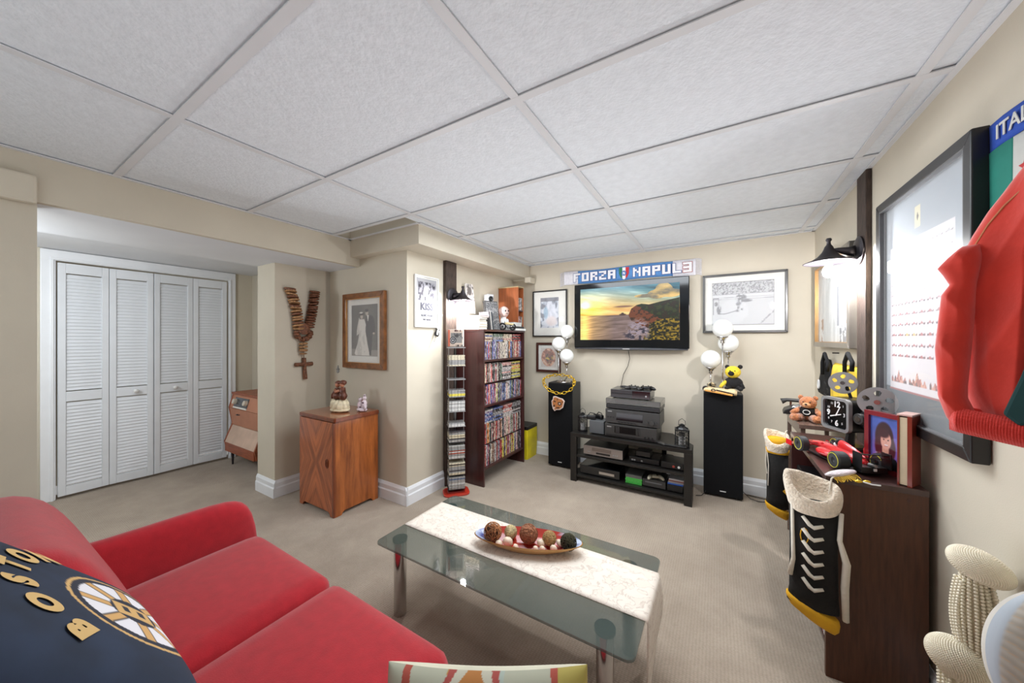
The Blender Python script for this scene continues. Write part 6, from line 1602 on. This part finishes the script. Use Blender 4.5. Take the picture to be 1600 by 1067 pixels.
for P in ([(-.165, 0), (0, 0), (-.018, .018), (-.147, .018)], [(0, 0), (0, .245), (-.018, .227), (-.018, .018)], [(0, .245), (-.165, .245), (-.147, .227), (-.018, .227)], [(-.165, .245), (-.165, 0), (-.147, .018), (-.147, .227)]): b.prism(P, -.012, .010)
fr_ = leafpart('portrait_frame', b, m_rfr, aF)
B().bb(-.15, -.015, 0, .004, .015, .23).build('backing', m_paper, fr_)
picture('portrait', fr_, .130, .210, 60, 90, girl, m_picg, x=-.0825, y=-.003, z=.1225)
aB = math.atan2(1.85-1.915, .612-.655)+PI
lf = leafpart('side_leaf', B().bb(-.085, -.0, -.012, .0, 0, .262), m_bfr, aB, (.012, -.008, 0)); B().bb(-.083, -.002, .0002, .020, .004, .256).build('cream_block', M('cream_board', (206, 190, 160), .6), lf); B().bb(-.085, -.0, .0204, .026, 0, .262).build('back_board', m_bfr, lf); B().bb(-.086, .001, -.013, .027, .262, .268).build('top_edge', M('pink_edge', (206, 170, 160), .3), lf)

# ------------------------------------------------------------------ skate stockings
m_fleece = M('cream_fleece', (228, 212, 190), .98, var=.06, vscale=80, bump=1., bscale=110, sheen=.5, spec=.1); m_felt = M('black_felt', (26, 24, 22), .95, var=.15, bump=.3); m_gfelt = M('gold_felt', (222, 166, 34), .95, var=.06, bump=.3); m_lace = M('cream_lace', (220, 212, 196), .9, bump=.3)
def stocking(name, label, loc, rz, w_, h, laces=True, wallside=0):
    T = thing(name, label, 'stocking', loc, rz); n = 20
    def ring_(z, w2, d2, xc, yc=0): return [(xc+w2*math.cos(2*PI*k/n), yc+d2*math.sin(2*PI*k/n), z) for k in range(n)]
    def skin(R, nm, mt, flip=False, caps=(1, 1), sub=0):
        vs = [p for r in R for p in r]; fs = [(i*n+k, i*n+(k+1) % n, (i+1)*n+(k+1) % n, (i+1)*n+k) for i in range(len(R)-1) for k in range(n)]
        if caps[0]: fs.append(tuple(reversed(range(n))))
        if caps[1]: fs.append(tuple(range(len(vs)-n, len(vs))))
        if flip: fs = [tuple(reversed(f_)) for f_ in fs]
        return B().add(vs, fs).build(nm, mt, T, smooth=True, sub=sub)
    W = w_/2
    skin([ring_(h*.10, W*.86, .030, -.02*W), ring_(h*.2, W*.80, .036, 0), ring_(h*.5, W*.78, .036, 0), ring_(h*.84, W*.80, .034, 0)], 'leg', m_felt)
    sole = [ring_(-.002*h, W*.45, .012, .25*W), ring_(h*.03, W*.80, .028, .02*W), ring_(h*.075, W*.88, .033, -.03*W), ring_(h*.105, W*.86, .031, -.04*W)]
    for r in sole:
        for i in range(n): x, y, z = r[i]; r[i] = (x, y, z+(-x)*.35)
    skin(sole, 'sole', m_gfelt)
    # fleece cuff: thick open mouth folded forward
    R = [ring_(h*.80, W*.84, .038, 0), ring_(h*.87, W*.96, .046, -.02*W), ring_(h*.95, W*1.02, .050, -.05*W), ring_(h*1.0, W*.90, .046, -.08*W), ring_(h*.99, W*.72, .036, -.08*W), ring_(h*.93, W*.66, .030, -.05*W), ring_(h*.84, W*.60, .024, 0)]
    for i, r in enumerate(R):
        for k in range(n):
            x, y, z = r[k]; lean_ = max(0, -math.sin(2*PI*k/n)); z -= lean_*h*.13*(1 if 1 < i < 6 else .35) + x*.18*(i > 0); j = random.uniform(-.003, .003); r[k] = (x+j, y-lean_*.008+j, z+j)
    skin(R, 'fleece_cuff', m_fleece, caps=(0, 1), sub=1)
    if laces:
        yy = -.038
        for i in range(6):
            z = h*(.26+.085*i)
            B().tube([(-W*.36, yy+.004, z+.028), (-W*.14, yy-.003, z+.002), (W*.0, yy-.004, z-.006), (W*.30, yy+.002, z+.006)], [.007, .008, .008, .006], 6).build('lace', m_lace, T, smooth=True)
        B().tube([(-W*.70, -.022, h*.82), (-W*.68, -.028, h*.6), (-W*.66, -.030, h*.42), (-W*.78, -.028, h*.30)], [.006, .006, .007, .009], 6).build('loose_lace', m_lace, T, smooth=True)
        B().tube([(W*.86, -.02, h*.80), (W*.80, -.024, h*.62), (W*1.0, -.026, h*.48), (W*.95, -.026, h*.32), (W*.98, -.024, h*.10)], [.007, .008, .012, .012, .010], 6).build('loose_lace', m_lace, T, smooth=True)
        B().tube([(-W*.30-.012*math.cos(q_*PI/6), -.0335, h*.60+.03*math.sin(q_*PI/6)) for q_ in range(12)], .002, 5, closed=True).build('badge_ring', m_gfelt, T)
    else:
        B().tube([(-W*.80, -.01, h*.80), (-W*.86, -.012, h*.62), (-W*.74, -.012, h*.48)], .003, 5).build('loose_lace', m_lace, T); B().tube([(-W*.78, -.01, h*.80), (-W*.62, -.03, h*.60), (-W*.66, -.03, h*.35)], .003, 5).build('loose_lace', m_lace, T)
        skin([ring_(h*.74, W*.86, .0375, 0), ring_(h*.80, W*.88, .039, 0)], 'gold_stripe', m_gfelt); skin([ring_(h*.80, W*.87, .0380, 0), ring_(h*.835, W*.89, .0385, 0)], 'white_stripe', m_lace); skin([ring_(h*.835, W*.90, .040, 0), ring_(h*.93, W*.96, .046, 0)], 'gold_band', m_gfelt)
        B().box((W*.7, -.028, h*.32), (.03, .006, .03), (0, PI/4, 0)).build('gold_patch', m_gfelt, T)
    B().tube([(W*.5, .0, h*.90), (W*.6, .02, h*1.0), (W*.7, .035, h*1.01)], .003, 5).build('hanging_loop', m_lace, T)
    return T
stocking('christmas_stocking', 'black skate stocking with white laces and fleece cuff on the near bookcase corner', (.325, 1.775, .245), -.12, .185, .57)
stocking('christmas_stocking', 'black and gold skate stocking hanging at the far corner of the low bookcase', (.318, 2.66, .27), -.15, .135, .52, laces=False)

# ------------------------------------------------------------------ beaded ornaments and striped cushion in the corner
m_pearl = M('pearl_bead', (238, 228, 204), .3, var=.04, coat=.5); m_pcore = M('pearl_core', (222, 210, 180), .6)
def beads(pts, r, nm, parent, kind=True):
    b = B(); ov = [(1, 0, 0), (-1, 0, 0), (0, 1, 0), (0, -1, 0), (0, 0, 1), (0, 0, -1)]
    s2 = []
    bm = bmesh.new(); bmesh.ops.create_icosphere(bm, subdivisions=1, radius=r); V_ = [tuple(v.co) for v in bm.verts]; F2 = [tuple(v.index for v in f_.verts) for f_ in bm.faces]; bm.free()
    for p_ in pts: b.add([(v[0]+p_[0], v[1]+p_[1], v[2]+p_[2]) for v in V_], F2)
    o = b.build(nm, m_pearl, parent, smooth=True)
    if kind: o['kind'] = 'stuff'
    return o
def fib(n, rx, ry, rz_): 
    out = []
    for i in range(n):
        z = 1-2*(i+.5)/n; a = i*PI*(3-math.sqrt(5)); q_ = math.sqrt(1-z*z); out.append((rx*q_*math.cos(a), ry*q_*math.sin(a), rz_*z))
    return out
PB = thing('pearl_ornament', 'cream pearl beaded ornament with two rounded caps beside the low bookcase', 'ornament', (.585, 1.44, 0))
def plc(u, v, y=1.44): q_ = at(u, v, 'y', y); return Vector((q_.x-.585, y-1.44, q_.z))
c1, c2 = plc(1531, 885), plc(1497, 1030)
for c_, rx, rz_, tl_ in ((c1, .064, .040, .50), (c2, .066, .050, .55)):
    m_ = Matrix.Rotation(YAW*.6, 3, 'Z') @ Matrix.Rotation(tl_, 3, 'Y')
    core = B().ball((0, 0, 0), (rx-.002, rx*.8-.002, rz_-.002), 24, 14).build('cap', m_pcore, PB, smooth=True, loc=c_); core.rotation_euler = m_.to_euler()
    beads(fib(1900, rx, rx*.8, rz_), .0029, 'bead_cover', core)
b = []
ax0, ax1 = c1+Vector((-.012, 0, -.035)), c2+Vector((.03, 0, .045))
for k in range(14):
    a = 2*PI*k/14
    for i in range(22):
        t = i/21; p_ = ax0.lerp(ax1, t); rr_ = .021+.006*math.sin(t*PI); b.append((p_.x+rr_*math.cos(a), p_.y+rr_*math.sin(a), p_.z))
beads(b, .0048, 'stem_beads', PB); B().tube([ax0, ax0.lerp(ax1, .5), ax1], .021, 12).build('stem', m_pcore, PB, smooth=True)
b = []
for s_, off in ((-1, .0), (1, .0)):
    for k in range(3):
        for i in range(20):
            t = i/19; p_ = ax0.lerp(ax1, t*.85); b.append((p_.x+s_*(.028+.010*math.sin(t*2.6)), p_.y-.018+.014*k, p_.z-.01))
beads(b, .0045, 'hanging_strands', PB)
B().lathe([(.05, 0), (.05, .01), (.028, .03), (.03, .10), (.024, .30), (.03, .50)], (c2.x, 0, 0), n=20).build('foot', m_pcore, PB, smooth=True)
bm_ = []
for k in range(16):
    for i in range(52): bm_.append((c2.x+.034*math.cos(2*PI*k/16), .034*math.sin(2*PI*k/16), .02+i*.0095))
beads(bm_, .0045, 'foot_beads', PB)
OT = thing('plant_stool', 'small round wooden stool under the striped cushion at the right edge', 'stool', (.52, .98, 0))
B().lathe([(.10, .605), (.105, .61), (.105, .625), (.10, .632)], n=28).build('seat', m_espresso, OT)
for i in range(3): a = i*2*PI/3; B().tube([(.11*math.cos(a), .11*math.sin(a), 0), (.07*math.cos(a), .07*math.sin(a), .606)], .011, 8).build('leg', m_espresso, OT)
def stripes(U, V):
    t = (V*.9+U*.25)*15; s_ = (np.sin(t*2*PI)+1)/2; img = flat(U, (196, 190, 180)); img = mixc(img, s_*.6, (170, 160, 148)); n = fbm(U*30, V*5, 3)[..., None]; img = img*(.92+.16*n); img = mixc(img, (np.sin(t*2*PI+1.4) > .93).astype(float)*.5, (214, 180, 140)); img = mixc(img, ((np.abs(U-.5) > .47) | (np.abs(V-.5) > .47)).astype(float), (184, 192, 200)); return img
SCU = thing('striped_cushion', 'pale striped round-edged cushion at the bottom right corner', 'cushion', (.545, 1.015, .775), rot=(-.25, .35, .15))
def pf_(sg):
    def g(a, c):
        x = 2*a-1; y = 2*c-1; u_ = x*math.sqrt(1-y*y/2); v_ = y*math.sqrt(1-x*x/2); r_ = min(1, math.hypot(u_, v_)); return (u_*.125, sg*.045*math.sqrt(max(0, 1-r_**3)), v_*.135)
    return g
o = picture('cover', SCU, 1, 1, 90, 90, stripes, m_cloth, fn=pf_(-1)); o.data.polygons.foreach_set('use_smooth', [True]*len(o.data.polygons))
g_ = pf_(1); B().grid(lambda a, c: g_(1-a, c), 30, 30).build('back_cover', M('cushion_back', (190, 184, 174), .9), SCU, smooth=True)

# ------------------------------------------------------------------ record cabinet in the hall
RD = thing('radio_cabinet', 'mid-century wooden radio cabinet on thin legs beside the louvred closet', 'radio cabinet', (-4.225, 1.575, 0))
m_rw = M('radio_teak', (150, 80, 50), .4, var=.12, vscale=6, stretch=(2, 2, 12)); m_rs = M('radio_tan', (186, 128, 100), .6, var=.04); m_rg = M('speaker_cloth', (206, 178, 158), .9, var=.05, bump=.3, bscale=300)
Mx = Matrix(((0, 1, 0, 0), (1, 0, 0, 0), (0, 0, 1, 0), (0, 0, 0, 1)))
for s_ in (-1, 1):
    b = B(); b.prism([(0, .16), (.30, .16), (.30, .76), (.06, .76), (.02, .62), (.05, .44), (-.02, .26)], s_*.345-.011, s_*.345+.011, Mx); b.f = [tuple(reversed(f_)) for f_ in b.f]; b.build('side_panel', m_rw, RD, bevel=.002)
B().bb(-.36, .36, .05, .305, .76, .782).build('top', m_rw, RD, bevel=.002); B().bb(-.335, .335, .01, .30, .16, .18).build('bottom_board', m_rw, RD); B().bb(-.335, .335, .29, .30, .18, .76).build('back_panel', m_rw, RD)
b = B(); b.prism([(.065, .76), (.075, .76), (.035, .62), (.025, .62)], -.334, .334, Mx); b.f = [tuple(reversed(f_)) for f_ in b.f]; b.build('radio_panel', m_rs, RD)
dd = Vector((0, -.04, -.14)).normalized(); tl_ = math.atan2(.04, .14)
for nm, mt, bx in (('dial_glass', M('radio_dial', (70, 76, 82), .15, coat=.5), (-.25, .06, -.004, .0, -.05, .045)), ('dial_plate', m_paper, (-.25, .06, -.005, -.0, -.068, -.052))):
    o = B().bb(*bx).build(nm, mt, RD, loc=(0, .044, .69)); o.rotation_euler = (-tl_, 0, 0)
for x in (-.22, .03):
    o = B().cyl((0, -.03, 0), (0, 0, 0), .026, .030, n=20).build('tuning_knob', M('ivory_knob', (206, 196, 180), .3), RD, loc=(x, .040, .69), bevel=.002); o.rotation_euler = (-tl_, 0, 0)
b = B(); b.prism([(.025, .615), (.035, .615), (.06, .43), (.05, .43)], -.334, .334, Mx); b.f = [tuple(reversed(f_)) for f_ in b.f]; b.build('flap_door', m_rs, RD)
B().tube([(-.15, .03, .56), (-.14, .012, .56), (-.11, .010, .56), (-.10, .03, .56)], .005, 6).build('flap_handle', m_iron, RD)
b = B(); b.prism([(.05, .425), (.06, .425), (-.008, .255), (-.018, .255)], -.334, .334, Mx); b.f = [tuple(reversed(f_)) for f_ in b.f]; b.build('speaker_grille', m_rg, RD)
B().bb(-.334, .334, -.018, .02, .16, .252).build('lower_rail', m_rw, RD, bevel=.002)
for x in (-.30, .30):
    for y in (.04, .26): B().lathe([(.008, 0), (.016, .16)], (x, y, 0), n=10).build('leg', m_iron, RD)
